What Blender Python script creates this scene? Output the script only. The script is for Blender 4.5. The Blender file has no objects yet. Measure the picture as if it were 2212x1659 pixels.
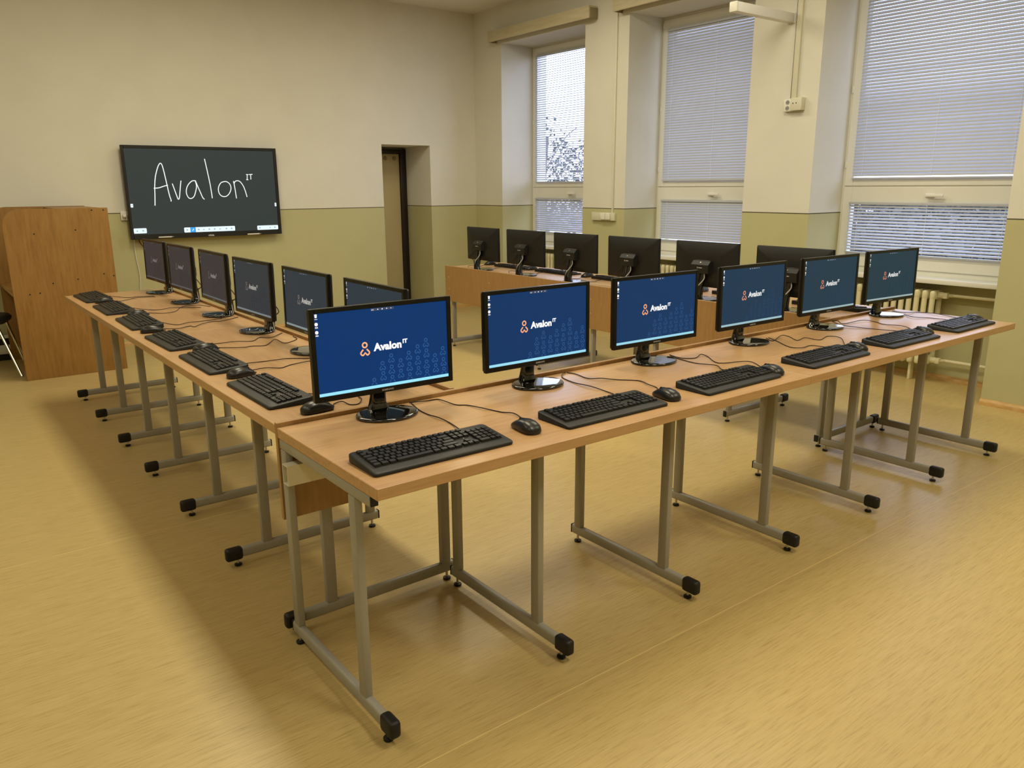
import bpy, bmesh, math, random
from mathutils import Vector, Matrix
PI = math.pi
random.seed(7)
scene = bpy.context.scene
COL = scene.collection

# ------------------------------------------------------------------ camera
cam_d = bpy.data.cameras.new('camera')
cam_d.sensor_fit = 'HORIZONTAL'
cam_d.sensor_width = 36.0
cam_d.lens = 1693.24 / 2212 * 36.0
cam_d.clip_start = 0.05
cam = bpy.data.objects.new('camera', cam_d)
COL.objects.link(cam)
_R = Vector((0.79266284, -0.60963392, -0.00566673))
_U = Vector((0.15363210, 0.19074450, 0.96954304))
_F = Vector((0.58998542, 0.76939133, -0.24485542))
_M = Matrix((_R, _U, -_F)).transposed().to_4x4()
_M.translation = Vector((-0.8496, -1.6687, 1.4912))
cam.matrix_world = _M
scene.camera = cam

# ------------------------------------------------------------------ world, lamps, exposure
world = bpy.data.worlds.new('overcast_sky')
scene.world = world
world.use_nodes = True
_bg = world.node_tree.nodes['Background']
_bg.inputs[0].default_value = (0.65, 0.71, 1.0, 1)
_bg.inputs[1].default_value = 4.6

def area(name, loc, sx, sy, power, color, rot=(0, 0, 0)):
    d = bpy.data.lights.new(name, 'AREA')
    d.shape = 'RECTANGLE'
    d.size, d.size_y = sx, sy
    d.energy = power
    d.color = color
    o = bpy.data.objects.new(name, d)
    o.location = loc
    o.rotation_euler = rot
    COL.objects.link(o)
    return o

LAMP = (1.0, 0.93, 0.70)
for lx, pw in ((-1.6, 15), (1.0, 39), (3.3, 31)):  # leftmost row is weak added fill, softening the left desks' shadow
    for ly in (-1.6, 1.2, 4.0):
        area('ceiling_lamp_and_fill', (lx, ly, 3.44), 0.5, 1.5, pw, LAMP)
cy = scene.cycles
cy.use_adaptive_sampling = True
cy.adaptive_threshold = 0.035
cy.adaptive_min_samples = 12
cy.max_bounces = 6
cy.diffuse_bounces = 3
cy.glossy_bounces = 3
cy.transmission_bounces = 4
cy.transparent_max_bounces = 8
cy.caustics_reflective = False
cy.caustics_refractive = False

vs = scene.view_settings
vs.view_transform = 'Standard'
vs.look = 'None'
vs.exposure = 0.16
vs.gamma = 1.0
vs.use_curve_mapping = False

# ------------------------------------------------------------------ constants measured from the room
H = 0.755            # desk top height
D = 0.661            # desk depth
XW, YB = 4.945, 6.603  # window wall, back wall
XF = 5.402           # window frame face
ZC = 3.47            # ceiling
ZL = 1.2625          # paint line

# ------------------------------------------------------------------ materials
def srgb(r, g, b):
    f = lambda c: ((c / 255) / 12.92) if c / 255 <= 0.04045 else (((c / 255) + 0.055) / 1.055) ** 2.4
    return (f(r), f(g), f(b), 1.0)

def new_mat(name):
    m = bpy.data.materials.new(name)
    m.use_nodes = True
    nt = m.node_tree
    b = nt.nodes['Principled BSDF']
    return m, nt, b

def plain(name, col, rough=0.5, metal=0.0, spec=0.5, noise=0.0, nscale=40.0, bump=0.0, coat=0.0):
    m, nt, b = new_mat(name)
    b.inputs['Base Color'].default_value = col
    b.inputs['Roughness'].default_value = rough
    b.inputs['Metallic'].default_value = metal
    b.inputs['Specular IOR Level'].default_value = spec
    b.inputs['Coat Weight'].default_value = coat
    tc = nt.nodes.new('ShaderNodeTexCoord')
    n = nt.nodes.new('ShaderNodeTexNoise')
    n.inputs['Scale'].default_value = nscale
    n.inputs['Detail'].default_value = 4
    nt.links.new(tc.outputs['Object'], n.inputs['Vector'])
    if noise > 0:
        mx = nt.nodes.new('ShaderNodeMix'); mx.data_type = 'RGBA'
        mx.inputs['A'].default_value = tuple(c * (1 - noise) for c in col[:3]) + (1,)
        mx.inputs['B'].default_value = tuple(min(1, c * (1 + noise)) for c in col[:3]) + (1,)
        nt.links.new(n.outputs['Fac'], mx.inputs['Factor'])
        nt.links.new(mx.outputs['Result'], b.inputs['Base Color'])
    if bump > 0:
        bp = nt.nodes.new('ShaderNodeBump')
        bp.inputs['Strength'].default_value = bump
        bp.inputs['Distance'].default_value = 0.002
        nt.links.new(n.outputs['Fac'], bp.inputs['Height'])
        nt.links.new(bp.outputs['Normal'], b.inputs['Normal'])
    return m

def grained(name, c1, c2, c3, stretch, scale, rough, spec=0.5, bump=0.02, coords='Object'):
    """two stretched noises mixed into a directional grain"""
    m, nt, b = new_mat(name)
    tc = nt.nodes.new('ShaderNodeTexCoord')
    mp = nt.nodes.new('ShaderNodeMapping')
    mp.inputs['Scale'].default_value = stretch
    if coords == 'World':
        g = nt.nodes.new('ShaderNodeNewGeometry')
        nt.links.new(g.outputs['Position'], mp.inputs['Vector'])
    else:
        nt.links.new(tc.outputs['Object'], mp.inputs['Vector'])
    n1 = nt.nodes.new('ShaderNodeTexNoise'); n1.inputs['Scale'].default_value = scale
    n1.inputs['Detail'].default_value = 6; n1.inputs['Roughness'].default_value = 0.65
    n2 = nt.nodes.new('ShaderNodeTexNoise'); n2.inputs['Scale'].default_value = scale * 0.22
    n2.inputs['Detail'].default_value = 3
    nt.links.new(mp.outputs['Vector'], n1.inputs['Vector'])
    nt.links.new(mp.outputs['Vector'], n2.inputs['Vector'])
    r = nt.nodes.new('ShaderNodeValToRGB')
    e = r.color_ramp.elements
    e[0].position, e[0].color = 0.30, c1
    e[1].position, e[1].color = 0.72, c3
    k = e.new(0.5); k.color = c2
    nt.links.new(n1.outputs['Fac'], r.inputs['Fac'])
    mx = nt.nodes.new('ShaderNodeMix'); mx.data_type = 'RGBA'; mx.blend_type = 'MULTIPLY'
    mx.inputs['Factor'].default_value = 0.5
    r2 = nt.nodes.new('ShaderNodeValToRGB')
    r2.color_ramp.elements[0].position = 0.3; r2.color_ramp.elements[0].color = (0.86, 0.84, 0.80, 1)
    r2.color_ramp.elements[1].position = 0.7; r2.color_ramp.elements[1].color = (1, 1, 1, 1)
    nt.links.new(n2.outputs['Fac'], r2.inputs['Fac'])
    nt.links.new(r.outputs['Color'], mx.inputs['A'])
    nt.links.new(r2.outputs['Color'], mx.inputs['B'])
    nt.links.new(mx.outputs['Result'], b.inputs['Base Color'])
    b.inputs['Roughness'].default_value = rough
    b.inputs['Specular IOR Level'].default_value = spec
    if bump:
        bp = nt.nodes.new('ShaderNodeBump'); bp.inputs['Strength'].default_value = bump
        bp.inputs['Distance'].default_value = 0.001
        nt.links.new(n1.outputs['Fac'], bp.inputs['Height'])
        nt.links.new(bp.outputs['Normal'], b.inputs['Normal'])
    return m

def wall_paint():
    m, nt, b = new_mat('wall_paint')
    g = nt.nodes.new('ShaderNodeNewGeometry')
    sx = nt.nodes.new('ShaderNodeSeparateXYZ')
    nt.links.new(g.outputs['Position'], sx.inputs[0])
    n = nt.nodes.new('ShaderNodeTexNoise'); n.inputs['Scale'].default_value = 3.0; n.inputs['Detail'].default_value = 5
    nt.links.new(g.outputs['Position'], n.inputs['Vector'])
    def step(v):
        q = nt.nodes.new('ShaderNodeMath'); q.operation = 'GREATER_THAN'
        q.inputs[1].default_value = v
        nt.links.new(sx.outputs['Z'], q.inputs[0]); return q
    up, lo = step(ZL + 0.004), step(ZL - 0.004)
    m1 = nt.nodes.new('ShaderNodeMix'); m1.data_type = 'RGBA'
    m1.inputs['A'].default_value = GREEN
    m1.inputs['B'].default_value = (0.10, 0.085, 0.05, 1)
    nt.links.new(lo.outputs[0], m1.inputs['Factor'])
    m2 = nt.nodes.new('ShaderNodeMix'); m2.data_type = 'RGBA'
    m2.inputs['B'].default_value = CREAM
    nt.links.new(up.outputs[0], m2.inputs['Factor'])
    nt.links.new(m1.outputs['Result'], m2.inputs['A'])
    m3 = nt.nodes.new('ShaderNodeMix'); m3.data_type = 'RGBA'; m3.blend_type = 'MULTIPLY'
    m3.inputs['Factor'].default_value = 0.12
    nt.links.new(m2.outputs['Result'], m3.inputs['A'])
    nt.links.new(n.outputs['Fac'], m3.inputs['B'])
    nt.links.new(m3.outputs['Result'], b.inputs['Base Color'])
    b.inputs['Roughness'].default_value = 0.75
    b.inputs['Specular IOR Level'].default_value = 0.25
    n2 = nt.nodes.new('ShaderNodeTexNoise'); n2.inputs['Scale'].default_value = 60.0
    nt.links.new(g.outputs['Position'], n2.inputs['Vector'])
    bp = nt.nodes.new('ShaderNodeBump'); bp.inputs['Strength'].default_value = 0.08; bp.inputs['Distance'].default_value = 0.002
    nt.links.new(n2.outputs['Fac'], bp.inputs['Height']); nt.links.new(bp.outputs['Normal'], b.inputs['Normal'])
    return m

def emit(name, col, mid=None, far=None, gloss=0.0):
    """a lit display; 'fade' on the object says how washed out the picture looks from a slanting view"""
    m, nt, b = new_mat(name)
    at = nt.nodes.new('ShaderNodeAttribute'); at.attribute_type = 'OBJECT'; at.attribute_name = 'fade'  # slanting-view dimming and haze baked into the emitted colours
    r = nt.nodes.new('ShaderNodeValToRGB')
    e = r.color_ramp.elements
    e[0].position, e[0].color = 0.0, col
    e[1].position, e[1].color = 1.0, far or col
    k = e.new(0.5); k.color = mid or col
    nt.links.new(at.outputs['Fac'], r.inputs['Fac'])
    nt.links.new(r.outputs['Color'], b.inputs['Emission Color'])
    b.inputs['Emission Strength'].default_value = 1.0
    b.inputs['Base Color'].default_value = (0.004, 0.004, 0.005, 1)
    b.inputs['Roughness'].default_value = 0.45
    b.inputs['Specular IOR Level'].default_value = gloss
    return m

CREAM = (0.78, 0.755, 0.665, 1)
GREEN = (0.545, 0.515, 0.285, 1)
M = {}
M['wall'] = wall_paint()
M['ceiling'] = plain('ceiling_paint', (0.80, 0.77, 0.72, 1), 0.8, noise=0.03, nscale=3)
M['floor'] = grained('linoleum', (0.43, 0.305, 0.115, 1), (0.56, 0.415, 0.172, 1), (0.60, 0.455, 0.200, 1), (1.3, 22.0, 1.0), 7.0, 0.36, 0.45, 0.0, 'World')
M['weld'] = plain('weld_line', (0.72, 0.55, 0.24, 1), 0.5, noise=0.1)
M['desk'] = grained('beech_laminate', (0.45, 0.255, 0.115, 1), (0.53, 0.315, 0.145, 1), (0.57, 0.35, 0.170, 1), (2.0, 22.0, 22.0), 3.0, 0.30, 0.5, 0.0)
M['panel'] = grained('beech_panel', (0.34, 0.190, 0.072, 1), (0.395, 0.228, 0.090, 1), (0.43, 0.255, 0.105, 1), (22.0, 22.0, 2.0), 3.0, 0.45, 0.4, 0.0)
M['carrel'] = grained('oak_laminate', (0.27, 0.135, 0.034, 1), (0.33, 0.172, 0.045, 1), (0.375, 0.205, 0.060, 1), (14.0, 14.0, 1.6), 3.2, 0.42, 0.45, 0.0)
M['skirting'] = grained('skirting_wood', (0.48, 0.27, 0.08, 1), (0.58, 0.35, 0.12, 1), (0.64, 0.42, 0.16, 1), (3, 3, 10), 6, 0.4)
M['steel'] = plain('grey_powder_coat', (0.335, 0.32, 0.28, 1), 0.38, 0.0, 0.5, 0.05, 90)
M['zinc'] = plain('zinc_bolt', (0.55, 0.53, 0.50, 1), 0.3, 1.0)
M['rubber'] = plain('black_plastic_cap', (0.010, 0.010, 0.010, 1), 0.5, 0, 0.4, 0.1, 60)
M['duct'] = plain('cream_duct', (0.74, 0.69, 0.55, 1), 0.45, noise=0.03)
M['black'] = plain('matte_black_plastic', (0.010, 0.0095, 0.009, 1), 0.5, 0, 0.4, 0.1, 80)
M['keys'] = plain('key_plastic', (0.010, 0.010, 0.010, 1), 0.42, 0, 0.38, 0.1, 80)
M['rest'] = plain('keyboard_body', (0.014, 0.014, 0.013, 1), 0.48, 0, 0.4, 0.1, 120)
M['gloss'] = plain('piano_black', (0.004, 0.004, 0.004, 1), 0.04, 0, 0.6, 0, 10, 0, 0.6)
M['bezel'] = plain('bezel_black', (0.005, 0.005, 0.005, 1), 0.28, 0, 0.35, 0.05, 60)
M['mouse'] = plain('mouse_shell', (0.010, 0.010, 0.010, 1), 0.32, 0, 0.5, 0.1, 80)
M['cable'] = plain('black_cable', (0.020, 0.008, 0.007, 1), 0.5, noise=0.1)
M['greycable'] = plain('grey_cable', (0.52, 0.52, 0.49, 1), 0.4, noise=0.05)
M['whitecable'] = plain('white_cable', (0.72, 0.70, 0.62, 1), 0.5, noise=0.05)
M['pvc'] = plain('cream_window_profile', (0.80, 0.785, 0.71, 1), 0.35, noise=0.02)
M['slat'] = plain('pale_grey_slat', (0.51, 0.53, 0.59, 1), 0.45, noise=0.02)  # grey with a blue daylight tint mixed into the colour
M['cord'] = plain('ladder_cord', (0.85, 0.85, 0.85, 1), 0.7, noise=0.03)
M['radiator'] = plain('radiator_enamel', (0.74, 0.68, 0.44, 1), 0.4, noise=0.04)
M['socket'] = plain('socket_plastic', (0.80, 0.78, 0.68, 1), 0.4, noise=0.02)
M['socketold'] = plain('painted_box', (0.68, 0.65, 0.50, 1), 0.5, noise=0.04)
M['hole'] = plain('dark_hole', (0.01, 0.01, 0.008, 1), 0.8)
M['white'] = plain('white_enamel', (0.82, 0.80, 0.76, 1), 0.4, noise=0.02)
M['pelmet'] = grained('pale_pelmet', (0.55, 0.48, 0.32, 1), (0.62, 0.55, 0.38, 1), (0.66, 0.60, 0.43, 1), (12, 2, 12), 2.5, 0.5)
M['pelmetdark'] = plain('pelmet_inside', (0.30, 0.25, 0.14, 1), 0.6, noise=0.1)
M['doorleaf'] = plain('door_leaf', (0.60, 0.50, 0.30, 1), 0.5, noise=0.05, nscale=3)
M['doorframe'] = plain('dark_door_frame', (0.016, 0.008, 0.006, 1), 0.4, noise=0.1)
M['chrome'] = plain('chrome_tube', (0.62, 0.60, 0.55, 1), 0.22, 1.0)
M['seat'] = plain('dark_seat', (0.020, 0.017, 0.012, 1), 0.6, noise=0.2)
M['sticker'] = plain('grey_sticker', (0.05, 0.05, 0.048, 1), 0.6, noise=0.1)
M['printwhite'] = plain('white_print', (0.75, 0.75, 0.75, 1), 0.5)
M['printgrey'] = plain('grey_print', (0.28, 0.28, 0.27, 1), 0.5)
M['printlight'] = plain('light_grey_print', (0.48, 0.48, 0.47, 1), 0.5)
M['bark'] = plain('bark', (0.13, 0.12, 0.11, 1), 0.9, noise=0.3, nscale=8)
M['leaf'] = plain('leaf', (0.055, 0.062, 0.055, 1), 0.7, noise=0.3, nscale=3)
M['ground'] = plain('outdoor_ground', (0.42, 0.43, 0.44, 1), 0.9, noise=0.2, nscale=1)
M['facade'] = plain('facade_render', (0.45, 0.47, 0.52, 1), 0.9, noise=0.08, nscale=2)
M['s_blue'] = emit('display_blue', srgb(8, 50, 100), srgb(33, 55, 65), srgb(54, 48, 48), 0.10)
M['s_white'] = emit('display_white', srgb(250, 250, 250), srgb(205, 205, 203), srgb(108, 100, 98))
M['s_orange'] = emit('display_orange', srgb(255, 175, 122), srgb(190, 122, 100), srgb(88, 80, 76))
for mk, cc in (('s_orange', srgb(118, 106, 98)), ('s_white', srgb(178, 175, 168))):
    _e = [n for n in M[mk].node_tree.nodes if n.type == 'VALTORGB'][0].color_ramp.elements.new(0.68); _e.color = cc
M['s_pattern'] = emit('display_pattern', srgb(50, 92, 146), srgb(38, 58, 74), srgb(55, 48, 48))
M['s_task'] = emit('display_taskbar', srgb(150, 222, 245), srgb(150, 168, 166), srgb(78, 72, 72))
M['s_strip'] = emit('display_strip', srgb(66, 74, 96), srgb(52, 66, 78), srgb(60, 54, 54))
M['s_board'] = emit('display_board', srgb(48, 55, 53), gloss=0.2)
M['s_bar'] = emit('display_bar', srgb(226, 240, 246))
M['s_hl'] = emit('display_highlight', srgb(66, 160, 232))
M['s_dim'] = emit('display_dim_icon', srgb(150, 165, 180))

def glass_mat():
    m = bpy.data.materials.new('window_glass'); m.use_nodes = True
    nt = m.node_tree; nt.nodes.clear()
    o = nt.nodes.new('ShaderNodeOutputMaterial')
    t = nt.nodes.new('ShaderNodeBsdfTransparent'); t.inputs[0].default_value = (0.94, 0.96, 0.96, 1)
    g = nt.nodes.new('ShaderNodeBsdfGlossy'); g.inputs['Roughness'].default_value = 0.02
    f = nt.nodes.new('ShaderNodeFresnel'); f.inputs[0].default_value = 1.45
    mx = nt.nodes.new('ShaderNodeMixShader')
    ge = nt.nodes.new('ShaderNodeNewGeometry')
    ml = nt.nodes.new('ShaderNodeMath'); ml.operation = 'SUBTRACT'; ml.use_clamp = True
    nt.links.new(f.outputs[0], ml.inputs[0]); nt.links.new(ge.outputs['Backfacing'], ml.inputs[1])
    nt.links.new(ml.outputs[0], mx.inputs[0]); nt.links.new(t.outputs[0], mx.inputs[1])
    nt.links.new(g.outputs[0], mx.inputs[2]); nt.links.new(mx.outputs[0], o.inputs[0])
    return m
M['glass'] = glass_mat()

# ------------------------------------------------------------------ mesh helpers
def finish(bm, name, mat, smooth=35):
    bmesh.ops.recalc_face_normals(bm, faces=bm.faces)
    me = bpy.data.meshes.new(name)
    bm.to_mesh(me); bm.free()
    mats = mat if isinstance(mat, (list, tuple)) else [mat]
    for k in mats: me.materials.append(M[k])
    if smooth:
        for p in me.polygons: p.use_smooth = True
        me.set_sharp_from_angle(angle=math.radians(smooth))
    return me

def add_box(bm, x0, x1, y0, y1, z0, z1, bev=0.0, seg=2):
    t = bmesh.new()
    vs_ = [t.verts.new((x, y, z)) for x in (x0, x1) for y in (y0, y1) for z in (z0, z1)]
    for f in ((0, 1, 3, 2), (4, 6, 7, 5), (0, 4, 5, 1), (2, 3, 7, 6), (0, 2, 6, 4), (1, 5, 7, 3)):
        t.faces.new([vs_[i] for i in f])
    bmesh.ops.recalc_face_normals(t, faces=t.faces)
    if bev > 0:
        bmesh.ops.bevel(t, geom=t.edges[:], offset=bev, segments=seg, affect='EDGES', profile=0.5)
    merge(bm, t)

def merge(bm, t, mtx=None):
    if mtx is not None: bmesh.ops.transform(t, matrix=mtx, verts=t.verts)
    off = len(bm.verts)
    vm = {}
    for v in t.verts: vm[v] = bm.verts.new(v.co)
    for f in t.faces:
        try:
            nf = bm.faces.new([vm[v] for v in f.verts]); nf.material_index = f.material_index
        except ValueError: pass
    t.free()

def add_prism(bm, pts, axis, a0, a1):
    """polygon pts (2D) extruded along axis 'x','y' or 'z'"""
    def mk(p, a):
        if axis == 'x': return (a, p[0], p[1])
        if axis == 'y': return (p[0], a, p[1])
        return (p[0], p[1], a)
    A = [bm.verts.new(mk(p, a0)) for p in pts]; B = [bm.verts.new(mk(p, a1)) for p in pts]
    n = len(pts)
    bm.faces.new(A); bm.faces.new(B[::-1])
    for i in range(n): bm.faces.new((A[i], A[(i + 1) % n], B[(i + 1) % n], B[i]))

def loft(bm, rings, cap=True):
    R_ = [[bm.verts.new(p) for p in r] for r in rings]
    n = len(rings[0])
    for a, b in zip(R_[:-1], R_[1:]):
        for i in range(n): bm.faces.new((a[i], a[(i + 1) % n], b[(i + 1) % n], b[i]))
    if cap:
        bm.faces.new(R_[0][::-1]); bm.faces.new(R_[-1])

def ellipse(cx, cy, rx, ry, z, n=32):
    return [(cx + rx * math.cos(2 * PI * i / n), cy + ry * math.sin(2 * PI * i / n), z) for i in range(n)]

def rrect(w, d, r, n=4):
    pts = []
    for cx, cy, a0 in ((w / 2 - r, d / 2 - r, 0), (-w / 2 + r, d / 2 - r, 90), (-w / 2 + r, -d / 2 + r, 180), (w / 2 - r, -d / 2 + r, 270)):
        for i in range(n + 1):
            a = math.radians(a0 + 90 * i / n); pts.append((cx + r * math.cos(a), cy + r * math.sin(a)))
    return pts

def catmull(pts, sub=5):
    P_ = [Vector(p) for p in pts]
    P_ = [P_[0] * 2 - P_[1]] + P_ + [P_[-1] * 2 - P_[-2]]
    out = []
    for i in range(1, len(P_) - 2):
        p0, p1, p2, p3 = P_[i - 1:i + 3]
        for s in range(sub):
            t = s / sub
            out.append(0.5 * ((2 * p1) + (p2 - p0) * t + (2 * p0 - 5 * p1 + 4 * p2 - p3) * t * t + (3 * p1 - p0 - 3 * p2 + p3) * t ** 3))
    out.append(P_[-2])
    return out

def add_tube(bm, pts, r, n=6, smooth=True, sub=5, flat=1.0):
    path = catmull(pts, sub) if smooth and len(pts) > 2 else [Vector(p) for p in pts]
    rings = []
    for i, p in enumerate(path):
        d = (path[min(i + 1, len(path) - 1)] - path[max(i - 1, 0)]).normalized()
        up = Vector((0, 0, 1)) if abs(d.z) < 0.9 else Vector((1, 0, 0))
        s = d.cross(up).normalized(); u = s.cross(d).normalized()
        rings.append([p + s * r * math.cos(2 * PI * k / n) + u * r * flat * math.sin(2 * PI * k / n) for k in range(n)])
    loft(bm, rings)

def lathe(bm, prof, cx=0, cy=0, n=20):
    rings = [ellipse(cx, cy, max(r, 1e-4), max(r, 1e-4), z, n) for r, z in prof]
    loft(bm, rings)

def obj(name, me, parent=None, loc=None, rot=None):
    o = bpy.data.objects.new(name, me)
    COL.objects.link(o)
    if parent is not None: o.parent = parent
    if loc is not None: o.location = loc
    if rot is not None: o.rotation_euler = rot
    return o

def tag(o, label=None, cat=None, group=None, kind=None):
    if label: o['label'] = label
    if cat: o['category'] = cat
    if group: o['group'] = group
    if kind: o['kind'] = kind
    return o

def thing(name, label, cat, loc, rz=0, group=None):
    o = bpy.data.objects.new(name, None)
    o.empty_display_size = 0.1
    COL.objects.link(o)
    o.location = loc; o.rotation_euler = (0, 0, rz)
    return tag(o, label, cat, group)

def boxes(name, mat, bl, bev=0.0, smooth=35):
    bm = bmesh.new()
    for b in bl: add_box(bm, *b, bev=bev)
    return finish(bm, name, mat, smooth)

def struct(name, me, parent=None):
    o = obj(name, me, parent)
    if parent is None: o['kind'] = 'structure'
    return o

def text_mesh(body, size, mat, offset=0.0, sx=1.0, align='LEFT'):
    """flat text in the XZ plane facing -Y"""
    c = bpy.data.curves.new('txt', 'FONT')
    c.body = body; c.size = size; c.offset = offset; c.align_x = align
    c.resolution_u = 3
    o = bpy.data.objects.new('txt', c); COL.objects.link(o)
    dg = bpy.context.evaluated_depsgraph_get()
    me = bpy.data.meshes.new_from_object(o.evaluated_get(dg))
    bpy.data.objects.remove(o); bpy.data.curves.remove(c)
    me.materials.clear(); me.materials.append(M[mat])
    for v in me.vertices: v.co = Vector((v.co.x * sx, 0, v.co.y))
    return me

ORD = ['first', 'second', 'third', 'fourth', 'fifth', 'sixth', 'seventh']

# ------------------------------------------------------------------ the room
X0, Y0 = -3.3, -4.6
fl = struct('floor', boxes('floor', 'floor', [(X0, 5.62, Y0, 7.4, -0.12, 0.0)], smooth=0))
me = boxes('weld_seam', 'weld', [(X0 + 0.01, 4.93, -0.0018, 0.0018, 0.0, 0.0004)], smooth=0)
for y in (-2.115, -0.115, 1.885, 3.885, 5.885):
    obj('weld_seam', me, fl, (0, y, 0))
struct('ceiling', boxes('ceiling', 'ceiling', [(X0 - 0.1, 5.7, Y0 - 0.1, YB + 0.9, ZC, ZC + 0.12)], smooth=0))
# back wall with the deep doorway
NX0, NX1, NZ, NY = 3.643, 4.286, 1.96, 7.2
struct('wall_back', boxes('wall_back', 'wall', [
    (X0 - 0.1, NX0, YB, YB + 0.75, 0, ZC), (NX1, 5.7, YB, YB + 0.75, 0, ZC), (NX0, NX1, YB, YB + 0.75, NZ, ZC),
    (NX0, NX1, NY + 0.06, YB + 0.75, 0, NZ)], smooth=0))
struct('wall_left', boxes('wall_left', 'wall', [(X0 - 0.1, X0, Y0, YB, 0, ZC)], smooth=0))
struct('wall_front', boxes('wall_front', 'wall', [(X0 - 0.1, 5.7, Y0 - 0.1, Y0, 0, ZC)], smooth=0))
WINS = [(4.637, 6.055), (2.610, 4.021), (0.524, 1.974)]
ZLIN, ZSILL = 3.075, 0.80
wl = [(XW, 5.62, 6.055, YB, 0, ZC), (XW, 5.62, 4.021, 4.637, 0, ZC), (XW, 5.62, 1.974, 2.610, 0, ZC), (XW, 5.62, Y0, 0.524, 0, ZC)]
for y0, y1 in WINS:
    wl += [(XW, 5.62, y0, y1, ZLIN, ZC), (5.44, 5.62, y0, y1, 0, ZSILL - 0.03)]
struct('wall_right', boxes('wall_right', 'wall', wl, smooth=0))

def skirting(name, segs):
    bm = bmesh.new()
    for (ax, c, a0, a1, s) in segs:
        # quarter-round strip on a wall at coordinate c, reaching in direction s
        prof = [(c, 0.0), (c + s * 0.022, 0.0), (c + s * 0.020, 0.020), (c + s * 0.012, 0.034), (c, 0.042)]
        if ax == 'y': add_prism(bm, prof, 'y', a0, a1)       # runs along y
        else: add_prism(bm, [(p, z) for p, z in prof], 'x', a0, a1)
    return struct(name, finish(bm, name, 'skirting', 40))
skirting('baseboard_right', [('y', XW, Y0, 0.524, -1), ('y', XW, 1.974, 2.61, -1), ('y', XW, 4.021, 4.637, -1), ('y', XW, 6.055, YB, -1)] +
         [('y', 5.44, a, b, -1) for a, b in WINS])
skirting('baseboard_back', [('x', YB, X0, NX0, -1), ('x', YB, NX1, XW, -1)])

# door in the doorway
d = thing('door_1', 'beige door with dark brown frame at the back of the deep doorway', 'door', (3.95, NY, 0))
d['kind'] = 'structure'
obj('door_frame', boxes('door_frame', 'doorframe', [(0.255, 0.334, -0.035, 0.055, 0, 1.935), (-0.306, 0.255, -0.035, 0.055, 1.885, 1.935)], 0.004), d)
obj('door_leaf', boxes('door_leaf', 'doorleaf', [(-0.304, 0.253, 0.0, 0.045, 0.004, 1.883)], 0.003), d)
bm = bmesh.new()
lathe(bm, [(0.022, 0), (0.024, 0.006), (0.019, 0.016), (0.006, 0.02)], n=16)
vent = finish(bm, 'round_knob', 'pelmetdark', 50)
for x in (0.06, 0.185): obj('round_knob', vent, d, (x, 0.0, 1.83), (PI / 2, 0, 0))

# ------------------------------------------------------------------ windows
def window(n, y0, y1):
    w = thing('window_%d' % n, 'cream framed window with a tall upper sash and low lower sash', 'window', (XF, 0, 0))
    w['kind'] = 'structure'
    x0, x1 = 0.0, 0.07
    zt = ZLIN
    bm = bmesh.new()
    add_box(bm, x0 + 0.012, x1, y0, y0 + 0.035, ZSILL, zt); add_box(bm, x0 + 0.012, x1, y1 - 0.035, y1, ZSILL, zt)
    add_box(bm, x0 + 0.012, x1, y0 + 0.035, y1 - 0.035, zt - 0.03, zt); add_box(bm, x0 + 0.012, x1, y0 + 0.035, y1 - 0.035, ZSILL, ZSILL + 0.045)
    add_box(bm, x0 + 0.012, x1, y0 + 0.035, y1 - 0.035, 1.445, 1.50)
    obj('frame', finish(bm, 'frame', 'pvc'), w)
    def sash(z0, z1, gz0, gz1, hz):
        ya, yb = y0 + 0.018, y1 - 0.018; ga, gb = y0 + 0.092, y1 - 0.092
        bm = bmesh.new()
        for b in ((ya, ga, z0, z1), (gb, yb, z0, z1), (ga, gb, z0, gz0), (ga, gb, gz1, z1)):
            add_box(bm, x0, x1 - 0.01, b[0], b[1], b[2], b[3], 0.004, 1)
        s = obj('sash', finish(bm, 'sash', 'pvc'), w)
        obj('pane', boxes('pane', 'glass', [(x0 + 0.046, x0 + 0.050, ga - 0.004, gb + 0.004, gz0 - 0.004, gz1 + 0.004)], smooth=0), s)
        yc = (y0 + y1) / 2
        bm = bmesh.new()
        add_box(bm, -0.012, 0.0, yc - 0.035, yc + 0.035, hz - 0.014, hz + 0.014, 0.004)
        add_box(bm, -0.045, -0.008, yc - 0.012, yc + 0.012, hz - 0.010, hz + 0.010, 0.004)
        add_box(bm, -0.050, -0.034, yc - 0.115, yc + 0.012, hz - 0.011, hz + 0.011, 0.005)
        obj('handle', finish(bm, 'handle', 'white'), s)
    # upper sash (no handle seen on it)
    ya, yb = y0 + 0.018, y1 - 0.018; ga, gb = y0 + 0.092, y1 - 0.092
    bm = bmesh.new()
    for b in ((ya, ga, 1.476, zt - 0.02), (gb, yb, 1.476, zt - 0.02), (ga, gb, 1.476, 1.536), (ga, gb, 2.962, zt - 0.02)):
        add_box(bm, x0, x1 - 0.01, b[0], b[1], b[2], b[3], 0.004, 1)
    s = obj('sash', finish(bm, 'sash', 'pvc'), w)
    obj('pane', boxes('pane', 'glass', [(x0 + 0.046, x0 + 0.050, ga - 0.004, gb + 0.004, 1.532, 2.966)], smooth=0), s)
    for z in (1.62, 2.2, 2.98): obj('hinge', boxes('hinge', 'pvc', [(-0.006, 0.004, y1 - 0.028, y1 - 0.012, z, z + 0.05)], 0.003), s)
    sash(0.835, 1.468, 0.945, 1.342, 1.405)
    # sill board
    bm = bmesh.new()
    add_box(bm, -0.20, 0.04, y0 + 0.002, y1 - 0.002, ZSILL - 0.035, ZSILL, 0.004)
    obj('window_sill', finish(bm, 'window_sill', 'pvc'), w)
    return w
for i, (y0, y1) in enumerate(WINS): window(i + 1, y0, y1)

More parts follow.
